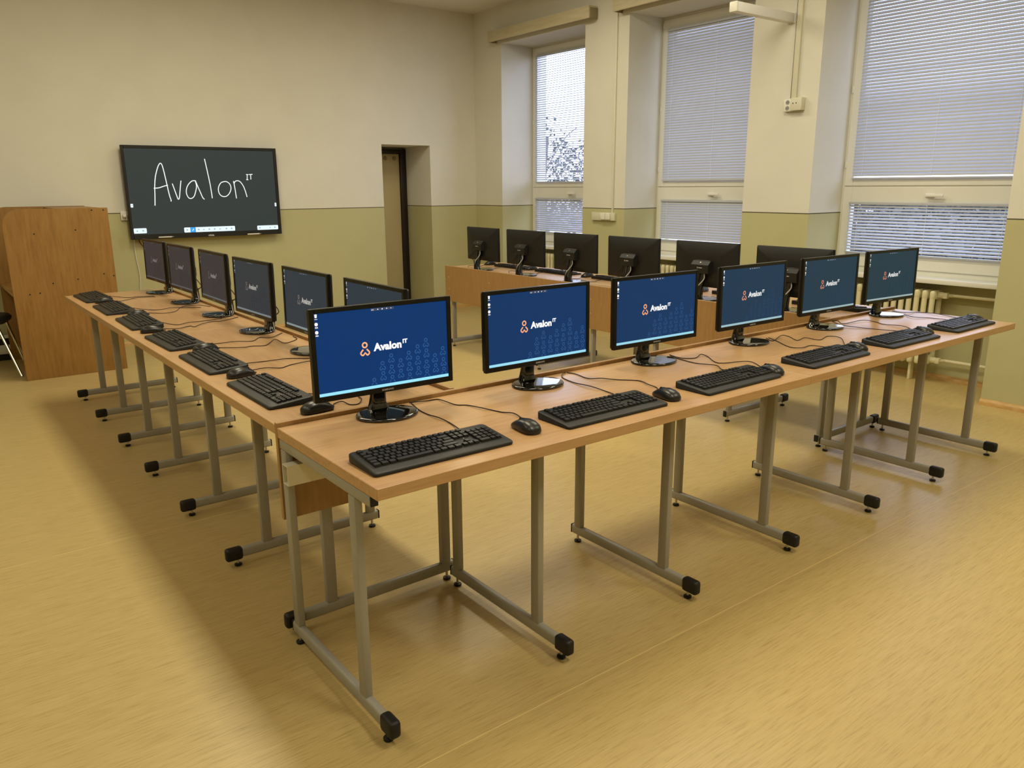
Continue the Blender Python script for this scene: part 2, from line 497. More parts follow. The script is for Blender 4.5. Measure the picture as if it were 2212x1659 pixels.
# ------------------------------------------------------------------ venetian blinds
def blind(label, y0, y1, z0, z1, pitch, tilt, drop=0.0):
    """tilt in degrees: room-side edge of each slat turned down"""
    L_ = y1 - y0
    b = thing('venetian_blind', label, 'blind', (XF - 0.016, (y0 + y1) / 2, z0), 0, 'white venetian blinds')
    obj('head_rail', boxes('head_rail', 'slat', [(-0.012, 0.014, -L_ / 2, L_ / 2, z1 - z0 - 0.022, z1 - z0)], 0.003), b)
    obj('bottom_rail', boxes('bottom_rail', 'slat', [(-0.010, 0.010, -L_ / 2, L_ / 2, drop, drop + 0.012)], 0.003), b)
    w_ = 0.0145
    bm = bmesh.new()
    prof = [(w_ * (k / 3 - 1), 0.0030 * (1 - (k / 3 - 1) ** 2)) for k in range(7)]
    prof2 = [(p, z - 0.0005) for p, z in prof][::-1]
    add_prism(bm, prof + prof2, 'y', -L_ / 2 + 0.004, L_ / 2 - 0.004)
    sm = finish(bm, 'slat', 'slat', 60)
    z = z1 - z0 - 0.034
    while z > drop + 0.018:
        o = obj('slat', sm, b, (0, 0, z), (0, -math.radians(tilt) + random.uniform(-0.02, 0.02), 0))
        z -= pitch
    bm = bmesh.new()
    add_tube(bm, [(-0.0145, 0, drop + 0.01), (-0.0145, 0, z1 - z0 - 0.02)], 0.0013, 4, False)
    lc = finish(bm, 'ladder_cord', 'cord')
    for yy in (-L_ / 2 + 0.09, 0.0, L_ / 2 - 0.09): obj('ladder_cord', lc, b, (0, yy, 0))
    return b
GP = 0.088
specs = [('half-open white blind on the tall sash of the window nearest the back wall', 0, 1.530, 2.970, 0.0245, 24),
         ('white blind on the low sash of the window nearest the back wall', 0, 0.940, 1.350, 0.0245, 48),
         ('closed grey-looking blind on the tall sash of the middle window', 1, 1.530, 2.960, 0.0245, 66),
         ('closed white blind on the low sash of the middle window', 1, 0.940, 1.350, 0.0245, 66),
         ('bluish nearly closed blind on the tall sash of the rightmost window', 2, 1.530, 2.970, 0.0245, 61),
         ('open blind showing dark shrubs on the low sash of the rightmost window', 2, 0.940, 1.350, 0.0245, 32)]
for lab, wi, z0, z1, pt, ti in specs:
    blind(lab, WINS[wi][0] + GP, WINS[wi][1] - GP, z0, z1, pt, ti)

# ------------------------------------------------------------------ pelmets, radiators, sockets
def pelmet(label, y0, y1):
    b = thing('curtain_pelmet', label, 'pelmet', (XW, (y0 + y1) / 2, 3.085), 0, 'pelmets above the windows')
    L_ = (y1 - y0) / 2
    obj('front_board', boxes('front_board', 'pelmet', [(-0.125, -0.105, -L_, L_, 0, 0.115)], 0.003), b)
    obj('top_board', boxes('top_board', 'pelmet', [(-0.105, 0.0, -L_ + 0.004, L_ - 0.004, 0.098, 0.115)], 0.002), b)
    obj('rail', boxes('rail', 'pelmetdark', [(-0.095, -0.002, -L_ + 0.006, L_ - 0.006, 0.03, 0.060)], 0.002), b)
    for s in (-1, 1):
        obj('end_board', boxes('end_board', 'pelmetdark', [(-0.104, 0.0, s * L_ - 0.012 if s > 0 else -L_, s * L_ if s > 0 else -L_ + 0.012, 0.0, 0.097)], 0.002), b)
pelmet('pale wooden pelmet above the window nearest the back wall', 4.459, 6.15)
pelmet('pale wooden pelmet above the middle window, cut by the top of the photo', 2.45, 4.13)

def radiator(label, y_end, n):
    r = thing('radiator', label, 'radiator', (5.30, y_end, 0.0), 0, 'cast iron radiators under the windows')
    bm = bmesh.new()
    for s in (-0.055, 0.055):
        add_tube(bm, [(s, 0, 0.16), (s, 0, 0.20), (s, 0, 0.64), (s, 0, 0.69)], 0.020, 8, True, 3)
    add_box(bm, -0.075, 0.075, -0.020, 0.020, 0.64, 0.71, 0.016); add_box(bm, -0.075, 0.075, -0.020, 0.020, 0.14, 0.21, 0.016)
    bmesh.ops.translate(bm, verts=bm.verts, vec=(0, 0.027, 0))
    rib = finish(bm, 'rib', 'radiator', 50)
    for k in range(n): obj('rib', rib, r, (0, k * 0.058, 0))
    for z in (0.675, 0.175):
        bm = bmesh.new(); add_tube(bm, [(0, n * 0.058 - 0.01, z), (0, 0.0, z), (0, -0.03, z)], 0.024, 10, False)
        obj('hub', finish(bm, 'hub', 'radiator'), r)
        bm = bmesh.new(); add_tube(bm, [(0, -0.028, z), (0, -0.05, z), (0.03, -0.075, z), (0.04, -0.12, z), (0.04, -0.465, z)], 0.013, 8)
        p_ = obj('pipe', finish(bm, 'pipe', 'radiator'), r)
        obj('pipe_union', boxes('pipe_union', 'radiator', [(-0.022, 0.022, -0.062, -0.026, z - 0.022, z + 0.022)], 0.008), p_)
    for yy in (0.15, n * 0.058 - 0.15): obj('bracket', boxes('bracket', 'radiator', [(-0.03, 0.03, yy - 0.01, yy + 0.01, 0.0, 0.15)], 0.004), r)
radiator('cream ribbed radiator under the rightmost window', 1.04, 13)
radiator('cream ribbed radiator under the middle window', 3.08, 13)
radiator('cream ribbed radiator under the window nearest the back wall', 5.11, 13)

# socket group on the pillar between middle and right windows
s = thing('socket_box', 'cream double socket and junction box at the end of the pillar conduit', 'socket', (XW, 2.17, 2.055))
obj('socket_plate', boxes('socket_plate', 'socket', [(-0.035, 0, 0.012, 0.085, 0, 0.092)], 0.004), s)
bm = bmesh.new()
for z in (0.024, 0.068): lathe_b = bmesh.new(); lathe(lathe_b, [(0.017, 0), (0.017, 0.0015)], n=16); merge(bm, lathe_b, Matrix.Translation((-0.035, 0.048, z)) @ Matrix.Rotation(-PI / 2, 4, 'Y'))
sf = obj('socket_face', finish(bm, 'socket_face', 'printgrey'), s)
bm = bmesh.new()
for z in (0.024, 0.068):
    for dy in (-0.006, 0.006): add_box(bm, -0.0375, -0.0362, 0.048 + dy - 0.002, 0.048 + dy + 0.002, z - 0.002, z + 0.002)
obj('socket_hole', finish(bm, 'socket_hole', 'hole'), sf)
obj('junction_box', boxes('junction_box', 'socketold', [(-0.055, 0, -0.088, 0.010, 0.002, 0.098)], 0.004), s)
bm = bmesh.new()
for y in (-0.014, -0.042): add_box(bm, -0.0565, -0.0545, y - 0.004, y + 0.004, 0.052, 0.060)
obj('screw_hole', finish(bm, 'screw_hole', 'hole'), s)
c = thing('wall_conduit', 'wide cream cable conduit rising from the socket on the pillar', 'conduit', (XW, 2.18, 2.155))
obj('channel', boxes('channel', 'socketold', [(-0.022, 0, -0.022, 0.022, 0, ZC - 2.155)], 0.003), c)
bm = bmesh.new(); add_tube(bm, [(-0.012, 0.028, 0.0), (-0.010, 0.028, 0.4), (-0.012, 0.028, ZC - 2.157)], 0.004, 6)
obj('cable', finish(bm, 'cable', 'cable'), c)
c = thing('wall_conduit', 'thin cream cable conduit down the pillar beside the middle window', 'conduit', (XW, 4.18, 1.222))
obj('channel', boxes('channel', 'socketold', [(-0.014, 0, -0.012, 0.010, 0, ZC - 1.222)], 0.002), c)
obj('lid_strip', boxes('lid_strip', 'socket', [(-0.017, -0.014, -0.008, 0.006, 0, ZC - 1.222)], 0.001), c)
s = thing('socket_box', 'low cream double socket below the thin conduit on the pillar', 'socket', (XW, 4.30, 1.142))
obj('back_box', boxes('back_box', 'socketold', [(-0.030, 0, -0.168, 0.168, 0, 0.080)], 0.004), s)
for y in (-0.118, -0.048): obj('socket_plate', boxes('socket_plate', 'socket', [(-0.052, -0.031, y, y + 0.066, 0.010, 0.078)], 0.005), s)
# white arm on the pillar
a = thing('projecting_bracket', 'white rectangular bracket arm sticking out from the pillar near the ceiling', 'bracket', (XW, 2.262, 2.715))
obj('beam', boxes('beam', 'white', [(-0.712, -0.010, -0.032, 0.032, 0, 0.068)], 0.004), a)
obj('end_cap', boxes('end_cap', 'socket', [(-0.735, -0.7125, -0.034, 0.034, -0.002, 0.070)], 0.007), a)
obj('wall_plate', boxes('wall_plate', 'white', [(-0.0095, 0, -0.036, 0.036, -0.004, 0.072)], 0.002), a)

# ------------------------------------------------------------------ interactive board on the back wall
TX0, TX1, TZ0, TZ1 = 0.886, 2.361, 1.016, 1.881
YT = YB - 0.1
tv = thing('interactive_board', 'black framed wall display with handwriting on a dark screen', 'display', ((TX0 + TX1) / 2, YB, TZ0))
tx = (TX0 + TX1) / 2
def T(x, z, y=0.0): return (x - tx, YT - YB + y, z - TZ0)
SX0, SX1, SZ0, SZ1 = 0.910, 2.328, 1.062, 1.852
bm = bmesh.new()
w2 = (TX1 - TX0) / 2; hh = TZ1 - TZ0
for b in ((-w2, SX0 - tx, 0, hh), (SX1 - tx, w2, 0, hh), (SX0 - tx, SX1 - tx, 0, SZ0 - TZ0), (SX0 - tx, SX1 - tx, SZ1 - TZ0, hh)):
    add_box(bm, b[0], b[1], -0.1, -0.06, b[2], b[3], 0.003, 1)
obj('bezel', finish(bm, 'bezel', 'black'), tv)
obj('housing', boxes('housing', 'black', [(-w2 + 0.01, w2 - 0.01, -0.062, -0.028, 0.01, hh - 0.01)], 0.008), tv)
obj('wall_mount', boxes('wall_mount', 'black', [(-0.35, 0.35, -0.03, -0.001, 0.25, 0.65)], 0.004), tv)
def quad(bm, pts): bm.faces.new([bm.verts.new(p) for p in pts])
def rect_xz(bm, x0, x1, z0, z1, y): quad(bm, [(x0, y, z0), (x1, y, z0), (x1, y, z1), (x0, y, z1)])
def rrect_xz(bm, x0, x1, z0, z1, y, r):
    quad(bm, [((x0 + x1) / 2 + px, y, (z0 + z1) / 2 + pz) for px, pz in rrect(x1 - x0, z1 - z0, r, 4)])
bm = bmesh.new(); add_box(bm, SX0 - tx, SX1 - tx, -0.094, -0.065, SZ0 - TZ0, SZ1 - TZ0)
scr = obj('screen', finish(bm, 'screen', 's_board', 0), tv)
STROKES = [
[(1.13, 1.329), (1.139, 1.417), (1.148, 1.517), (1.164, 1.602), (1.189, 1.674), (1.207, 1.709), (1.221, 1.72), (1.233, 1.706), (1.243, 1.653), (1.254, 1.567), (1.265, 1.473), (1.273, 1.415), (1.281, 1.382), (1.282, 1.371), (1.277, 1.367)],
[(1.136, 1.49), (1.183, 1.494), (1.227, 1.508), (1.267, 1.518)],
[(1.309, 1.533), (1.328, 1.458), (1.343, 1.4), (1.35, 1.385), (1.361, 1.399), (1.372, 1.458), (1.383, 1.516), (1.392, 1.56)],
[(1.527, 1.56), (1.494, 1.556), (1.457, 1.523), (1.435, 1.479), (1.432, 1.435), (1.448, 1.398), (1.473, 1.391), (1.501, 1.412), (1.52, 1.457), (1.533, 1.508), (1.527, 1.56), (1.544, 1.508), (1.567, 1.441), (1.581, 1.4), (1.597, 1.38)],
[(1.635, 1.767), (1.651, 1.648), (1.665, 1.53), (1.672, 1.44), (1.674, 1.39)],
[(1.812, 1.552), (1.776, 1.541), (1.75, 1.507), (1.741, 1.466), (1.754, 1.424), (1.786, 1.405), (1.822, 1.412), (1.854, 1.446), (1.868, 1.488), (1.86, 1.525), (1.835, 1.548), (1.812, 1.552)],
[(1.899, 1.556), (1.907, 1.491), (1.912, 1.423), (1.915, 1.386)],
[(1.903, 1.529), (1.916, 1.552), (1.941, 1.559), (1.967, 1.548), (1.995, 1.506), (2.01, 1.46), (2.019, 1.422), (2.023, 1.398)],
[(2.033, 1.62), (2.056, 1.619)], [(2.044, 1.619), (2.04, 1.571)], [(2.03, 1.569), (2.052, 1.569)], [(2.062, 1.619), (2.099, 1.622)], [(2.08, 1.62), (2.078, 1.571)]]
bm = bmesh.new()
for k, st in enumerate(STROKES):
    pts = [Vector((x - tx, z - TZ0, 0)) for x, z in st]
    path = catmull(pts, 5) if len(pts) > 2 else pts
    r = 0.0040 if k < 8 else 0.0036
    Lp, Rp = [], []
    for i, p in enumerate(path):
        dd = (path[min(i + 1, len(path) - 1)] - path[max(i - 1, 0)]).normalized()
        nn = Vector((-dd.y, dd.x, 0)) * r
        Lp.append(bm.verts.new((p.x + nn.x, -0.0946 - 0.00002 * k, p.y + nn.y))); Rp.append(bm.verts.new((p.x - nn.x, -0.0946 - 0.00002 * k, p.y - nn.y)))
    for i in range(len(path) - 1): bm.faces.new((Lp[i], Rp[i], Rp[i + 1], Lp[i + 1]))
obj('handwriting', finish(bm, 'handwriting', 's_white', 0), scr)['label'] = 'white handwriting reading Avalon IT'
for (a0, a1, b0, b1) in ((1.374, 1.873, 1.066, 1.114), (0.915, 1.030, 1.073, 1.121), (2.103, 2.326, 1.064, 1.108)):
    bm = bmesh.new(); rrect_xz(bm, a0 - tx, a1 - tx, b0 - TZ0, b1 - TZ0, -0.0945, 0.008)
    obj('toolbar', finish(bm, 'toolbar', 's_bar', 0), scr)
for (a0, a1, b0, b1) in ((0.913, 0.936, 1.315, 1.349), (2.307, 2.326, 1.300, 1.336)):
    bm = bmesh.new(); rrect_xz(bm, a0 - tx, a1 - tx, b0 - TZ0, b1 - TZ0, -0.0945, 0.005)
    obj('side_tab', finish(bm, 'side_tab', 's_bar', 0), scr)
bm = bmesh.new(); rect_xz(bm, 1.432 - tx, 1.484 - tx, 1.066 - TZ0, 1.114 - TZ0, -0.0948)
obj('selected_tool', finish(bm, 'selected_tool', 's_hl', 0), scr)
bm = bmesh.new()
for i, x in enumerate((1.402, 1.512, 1.562, 1.615, 1.668, 1.722, 1.785, 1.838, 0.945, 0.998, 2.130, 2.24, 2.29)):
    zc = 1.090 if 1.1 < x < 2 else (1.097 if x < 1.1 else 1.086)
    k = i % 3
    if k == 0: rect_xz(bm, x - tx - 0.007, x - tx + 0.007, zc - TZ0 - 0.006, zc - TZ0 + 0.006, -0.0950)
    elif k == 1: quad(bm, [(x - tx + 0.008 * math.cos(q * PI / 4), -0.0950, zc - TZ0 + 0.008 * math.sin(q * PI / 4)) for q in range(8)])
    else: quad(bm, [(x - tx - 0.008, -0.0950, zc - TZ0 - 0.006), (x - tx + 0.008, -0.0950, zc - TZ0 - 0.006), (x - tx, -0.0950, zc - TZ0 + 0.008)])
rect_xz(bm, 0.922 - tx, 0.928 - tx, 1.328 - TZ0, 1.336 - TZ0, -0.0950); rect_xz(bm, 2.313 - tx, 2.318 - tx, 1.314 - TZ0, 1.322 - TZ0, -0.0950)
obj('tool_icon', finish(bm, 'tool_icon', 's_dim', 0), scr)
bm = bmesh.new(); quad(bm, [(1.458 - tx + a_, -0.0951, 1.090 - TZ0 + b_) for a_, b_ in ((-0.010, -0.012), (-0.004, -0.012), (0.011, 0.008), (0.006, 0.012))])
obj('pen_icon', finish(bm, 'pen_icon', 's_white', 0), scr)
me = text_mesh('viStida', 0.022, 'printwhite', 0.0006, 1.0, 'CENTER')
obj('maker_mark', me, tv, T(1.628, 1.024, -0.0008))
for k, (x0, x1, z) in enumerate(((1.126, 1.270, 1.031), (1.990, 2.136, 1.026))):
    p = thing('stylus_pen', ['white stylus on the left half of the wall display tray', 'white stylus on the right half of the wall display tray'][k], 'pen', ((x0 + x1) / 2, YT - 0.009, z), 0, 'stylus pens on the board')
    bm = bmesh.new(); hw = (x1 - x0) / 2
    rings = []
    for xx, r in ((-hw, 0.004), (-hw + 0.006, 0.0062), (hw - 0.022, 0.0062)):
        rings.append([(xx, r * math.cos(2 * PI * q / 10), r * math.sin(2 * PI * q / 10)) for q in range(10)])
    loft(bm, rings); obj('barrel', finish(bm, 'barrel', 'white'), p)
    bm = bmesh.new(); rings = []
    for xx, r in ((hw - 0.0218, 0.0060), (hw - 0.012, 0.0048), (hw, 0.0016)):
        rings.append([(xx, r * math.cos(2 * PI * q / 10), r * math.sin(2 * PI * q / 10)) for q in range(10)])
    loft(bm, rings); obj('nib', finish(bm, 'nib', 'printgrey'), p)
bm = bmesh.new(); add_tube(bm, [(-0.66, -0.05, 0.012), (-0.655, -0.04, -0.03), (-0.62, -0.03, -0.075), (-0.595, -0.03, -0.04), (-0.60, -0.045, 0.012)], 0.004, 6)
obj('loop_cable', finish(bm, 'loop_cable', 'cable'), tv)
bm = bmesh.new(); add_tube(bm, [(-0.70, -0.012, 0.02), (-0.70, -0.01, -0.15), (-0.685, -0.01, -0.35), (-0.70, -0.01, -0.55), (-0.71, -0.01, -0.80), (-0.70, -0.02, -0.98)], 0.004, 6)
obj('wall_cable', finish(bm, 'wall_cable', 'whitecable'), tv)
s = thing('socket_box', 'white wall socket peeking out at the left edge of the wall display', 'socket', (0.875, YB, 1.225))
obj('socket_plate', boxes('socket_plate', 'socket', [(-0.042, 0.042, -0.020, 0, -0.03, 0.055)], 0.006), s)
bm = bmesh.new(); add_tube(bm, [(-0.015, -0.018, 0.012), (-0.015, -0.045, 0.012), (0.0, -0.05, 0.012)], 0.016, 10, False)
obj('plug', finish(bm, 'plug', 'white'), s)

# ------------------------------------------------------------------ study carrel and stool on the left
k = thing('study_carrel', 'wooden study booth with rounded tall side panels left of the desks', 'carrel', (0.15, 6.0, 0))
def side_profile():
    x0, x1, zt, r = -0.371, 0.372, 1.34, 0.13
    pts = [(x1, 0.0), (x1, zt)]
    for i in range(9):
        a_ = PI / 2 + (PI / 2) * i / 8
        pts.append((x0 + r + r * math.cos(a_), zt - r + r * math.sin(a_)))
    pts.append((x0 + 0.0, 0.0))
    return pts
bm = bmesh.new(); add_prism(bm, side_profile(), 'y', -0.484, -0.462); bmesh.ops.bevel(bm, geom=[e for e in bm.edges if abs(e.verts[0].co.y - e.verts[1].co.y) < 1e-6], offset=0.002, segments=1, affect='EDGES')
obj('side_panel', finish(bm, 'side_panel', 'carrel'), k)
bm = bmesh.new(); add_prism(bm, side_profile(), 'y', 0.505, 0.527)
obj('side_panel', finish(bm, 'side_panel', 'carrel'), k)
obj('back_panel', boxes('back_panel', 'carrel', [(0.350, 0.371, -0.461, 0.504, 0.25, 1.335)], 0.002), k)
obj('desk_board', boxes('desk_board', 'carrel', [(-0.366, 0.349, -0.461, 0.504, 0.662, 0.686)], 0.002), k)
obj('top_shelf', boxes('top_shelf', 'carrel', [(0.05, 0.349, -0.461, 0.504, 1.312, 1.334)], 0.002), k)
bm = bmesh.new()
for x, z in ((0.255, 1.322), (0.34, 1.322), (0.356, 0.79), (0.285, 0.81), (0.09, 0.78), (-0.09, 0.76), (-0.19, 0.69), (-0.26, 0.685), (0.12, 1.17), (-0.17, 1.15)):
    q = bmesh.new(); lathe(q, [(0.0055, 0), (0.0055, 0.0016)], n=10); merge(bm, q, Matrix.Translation((x, -0.4842, z)) @ Matrix.Rotation(PI / 2, 4, 'X'))
obj('screw_cap', finish(bm, 'screw_cap', 'hole'), k)
st = thing('stool', 'dark padded stool with slanting metal legs at the left edge', 'stool', (-0.41, 6.03, 0))
bm = bmesh.new(); loft(bm, [ellipse(0, 0, 0.15, 0.15, 0.415), ellipse(0, 0, 0.19, 0.19, 0.44), ellipse(0, 0, 0.20, 0.20, 0.465), ellipse(0, 0, 0.185, 0.185, 0.485), ellipse(0, 0, 0.10, 0.10, 0.492)])
obj('seat', finish(bm, 'seat', 'seat', 60), st)
for (ax_, ay_, bx_, by_) in ((0.15, -0.02, 0.255, -0.03), (0.07, -0.096, 0.179, -0.289), (-0.15, 0.02, -0.255, 0.03), (-0.07, 0.096, -0.179, 0.289)):
    bm = bmesh.new(); add_tube(bm, [(ax_, ay_, 0.43), (bx_, by_, 0.0)], 0.0115, 10, False)
    obj('leg', finish(bm, 'leg', 'chrome'), st)
wb = thing('low_bench', 'low white and black striped unit by the wall behind the stool', 'bench', (-0.55, YB - 0.03, 0))
for z0, z1 in ((0.0, 0.058), (0.139, 0.198)): obj('black_strip', boxes('black_strip', 'hole', [(-0.5, 0.6, -0.02, 0.0, z0, z1)]), wb)
for z0, z1 in ((0.0585, 0.1385), (0.1985, 0.225)): obj('white_board', boxes('white_board', 'white', [(-0.5, 0.6, -0.03, 0, z0, z1)], 0.002), wb)

# ------------------------------------------------------------------ desks
TT = 0.033     # tabletop thickness
ZR = H - TT - 0.032
mesh_cache = {}
def cached(key, fn):
    if key not in mesh_cache: mesh_cache[key] = fn()
    return mesh_cache[key]

def flatoval(y0, y1, hw, z0, z1, bev):
    bm = bmesh.new(); add_box(bm, -hw, hw, y0, y1, z0, z1, bev, 3); return bm
ZB0, ZB1 = 0.034, 0.076
def leg_frame(parent, x, end=False):
    f = obj('leg_frame', cached('rail%d' % end, lambda: boxes('leg_frame', 'steel', [(-0.0125, 0.0125, 0.045 if end else 0.136, 0.652, ZR, H - TT)], 0.003)), parent, (x, 0, 0))
    if end: obj('rail_plug', cached('plug', lambda: boxes('rail_plug', 'rubber', [(-0.011, 0.011, 0.041, 0.0448, ZR + 0.002, H - TT - 0.002)], 0.001)), f)
    for y in (0.155, 0.630):
        obj('post', cached('post%g' % y, lambda: boxes('post', 'steel', [(-0.0125, 0.0125, y - 0.02, y + 0.02, ZB1 - 0.004, ZR)], 0.005)), f)
    obj('foot_beam', cached('beam', lambda: finish(flatoval(0.045, 0.668, 0.0135, ZB0, ZB1, 0.010), 'foot_beam', 'steel', 50)), f)
    def cap():
        bm = flatoval(-0.018, 0.050, 0.0175, ZB0 - 0.006, ZB1 + 0.005, 0.011); return finish(bm, 'foot_cap', 'rubber', 50)
    obj('foot_cap', cached('cap', cap), f)
    obj('end_plug', cached('ep', lambda: finish(flatoval(0.664, 0.671, 0.0125, ZB0 + 0.001, ZB1 - 0.001, 0.0034), 'end_plug', 'rubber', 50)), f)
    def pad():
        bm = bmesh.new(); lathe(bm, [(0.013, 0.0), (0.015, 0.002), (0.015, 0.008), (0.006, 0.011)], n=14); return finish(bm, 'levelling_pad', 'rubber', 50)
    def stem():
        bm = bmesh.new(); lathe(bm, [(0.0052, 0.010), (0.0052, ZB0 + 0.002)], n=8); return finish(bm, 'levelling_stem', 'zinc', 50)
    for y in (0.030, 0.637):
        obj('levelling_pad', cached('pad', pad), f, (0, y, 0)); obj('levelling_stem', cached('stem', stem), f, (0, y, 0))

def desk(label, origin, rz, length, frames, duct_over=(0.0, 0.0), group='computer desks in the U'):
    t = thing('computer_desk', label, 'desk', origin, rz, group)
    bm = bmesh.new(); add_box(bm, 0.0006, length - 0.0006, 0, D, H - TT, H, 0.0016, 1)
    obj('tabletop', finish(bm, 'tabletop', 'desk', 30), t)
    bm = bmesh.new(); add_box(bm, 0.0006, length - 0.0006, D + 0.003, D + 0.021, H - 0.315, H + 0.014, 0.0012, 1)
    mp = obj('modesty_panel', finish(bm, 'modesty_panel', 'panel', 30), t)
    n = max(2, len(frames))
    bm = bmesh.new()
    for x in frames:
        for z in (H - 0.09, H - 0.20):
            q = bmesh.new(); lathe(q, [(0.0045, 0), (0.003, 0.002)], n=8)
            merge(bm, q, Matrix.Translation((min(max(x, 0.03), length - 0.03), D + 0.021, z)) @ Matrix.Rotation(-PI / 2, 4, 'X'))
    obj('panel_screw', finish(bm, 'panel_screw', 'zinc'), mp)
    y0, y1 = 0.565, 0.605
    bm = bmesh.new()
    xa, xb = -duct_over[0] + 0.001, length + duct_over[1] - 0.001
    for b in ((y0, y0 + 0.003, 0.590, 0.655), (y1 - 0.003, y1, 0.590, 0.655), (y0 + 0.003, y1 - 0.003, 0.590, 0.593), (y0 + 0.003, y1 - 0.003, 0.652, 0.655)):
        add_box(bm, xa, xb, b[0], b[1], b[2], b[3])
    obj('cable_duct', finish(bm, 'cable_duct', 'duct', 30), t)
    for x in frames: leg_frame(t, x, x < 0.02 and rz == 0)
    return t
# front row
desk('near left desk of the front row with bare end facing the camera', (0, 0, 0), 0, 1.920, (0.0135, 0.649, 1.272, 1.906), (0.014, 0))
desk('far right desk of the front row, reaching towards the radiator', (1.920, 0, 0), 0, 1.957, (0.634, 1.27, 1.911))
# left row (users on the left, facing the windows)
XL, YLF, YLN = 0.008, 4.637, 0.690
desk('far desk of the left row, ending near the wooden study booth', (XL, YLF, 0), -PI / 2, 2.027, (0.062, 0.716, 1.381, 2.010))
desk('near desk of the left row, butting against the front row corner', (XL, YLF - 2.027, 0), -PI / 2, YLF - 2.027 - YLN, (0.646, 1.283, 1.903))
# window row
XR, YRN, YRF = 3.868, 0.690, 4.625
desk('near desk of the window row, meeting the far end of the front row', (XR, YRN, 0), PI / 2, 1.96, (0.016, 0.665, 1.31, 1.945))
desk('far desk of the window row with wooden panel towards the back wall', (XR, YRN + 1.96, 0), PI / 2, YRF - YRN - 1.96, (0.625, 1.27, 1.91))

# ------------------------------------------------------------------ monitors
MW, MH = 0.502, 0.294
BZ = 0.016; BT, BB = 0.0145, 0.018
ZBOT = 0.083          # lower edge above the desk
SW, SH = MW - 2 * BZ, MH - BT - BB
SCX0, SCZ0 = -SW / 2, ZBOT + BB     # lower-left of screen
TILT = math.radians(0.9)
YS = -0.0006
def tilt(me):
    for v in me.vertices:
        dz = v.co.z - ZBOT
        v.co.y += dz * math.sin(TILT)
    return me
def S(u, v, y=0.0): return (SCX0 + u * SW, YS - y, SCZ0 + (1 - v) * SH)
HEADS = [(0.541, 0.615), (0.472, 0.696), (0.613, 0.694), (0.68, 0.613), (0.752, 0.547), (0.821, 0.477), (0.891, 0.694), (0.959, 0.616), (0.474, 0.825), (0.541, 0.759), (0.611, 0.828), (0.682, 0.758), (0.751, 0.694), (0.823, 0.614), (0.895, 0.829), (0.962, 0.761), (0.403, 0.893), (0.543, 0.891), (0.681, 0.893), (0.753, 0.829), (0.821, 0.76), (0.822, 0.889), (0.964, 0.892)]
def band(bm, pts, r, y, closed=False):
    """flat stroke of half width r along screen points (metres in x,z)"""
    P_ = [Vector((p[0], p[1])) for p in pts]; n = len(P_)
    Lp, Rp = [], []
    for i in range(n):
        if closed: d_ = P_[(i + 1) % n] - P_[i - 1]
        else: d_ = P_[min(i + 1, n - 1)] - P_[max(i - 1, 0)]
        d_.normalize(); nn = Vector((-d_.y, d_.x)) * r
        Lp.append(bm.verts.new((P_[i].x + nn.x, y, P_[i].y + nn.y))); Rp.append(bm.verts.new((P_[i].x - nn.x, y, P_[i].y - nn.y)))
    for i in range(n if closed else n - 1):
        j = (i + 1) % n
        bm.faces.new((Lp[i], Rp[i], Rp[j], Lp[j]))
def person_icon(bm, u, v, s, r, y, cut=None):
    """the little figure: ring head, two arms that meet in a W; s = head radius in metres"""
    cx, _, cz = S(u, v)
    band(bm, [(cx + s * math.cos(2 * PI * k_ / 16), cz + s * math.sin(2 * PI * k_ / 16)) for k_ in range(16)], r, y, True)
    arm = [(-0.75, -1.75), (-1.25, -2.25), (-1.85, -2.95), (-1.95, -3.35), (-1.75, -3.75), (-1.25, -4.15), (-0.95, -4.2), (-0.6, -3.9), (0.0, -3.15)]
    full = [(a_ * s, b_ * s) for a_, b_ in arm] + [(-a_ * s, b_ * s) for a_, b_ in arm[::-1][1:]]
    pts = [(cx + a_, cz + b_) for a_, b_ in full]
    lo = SCZ0 + 0.0105
    if cut:
        run = []
        for p in pts:
            if p[1] > lo and p[0] < SW / 2 - 0.001: run.append(p)
            else:
                if len(run) > 1: band(bm, run, r, y)
                run = []
        if len(run) > 1: band(bm, run, r, y)
    else: band(bm, pts, r, y)

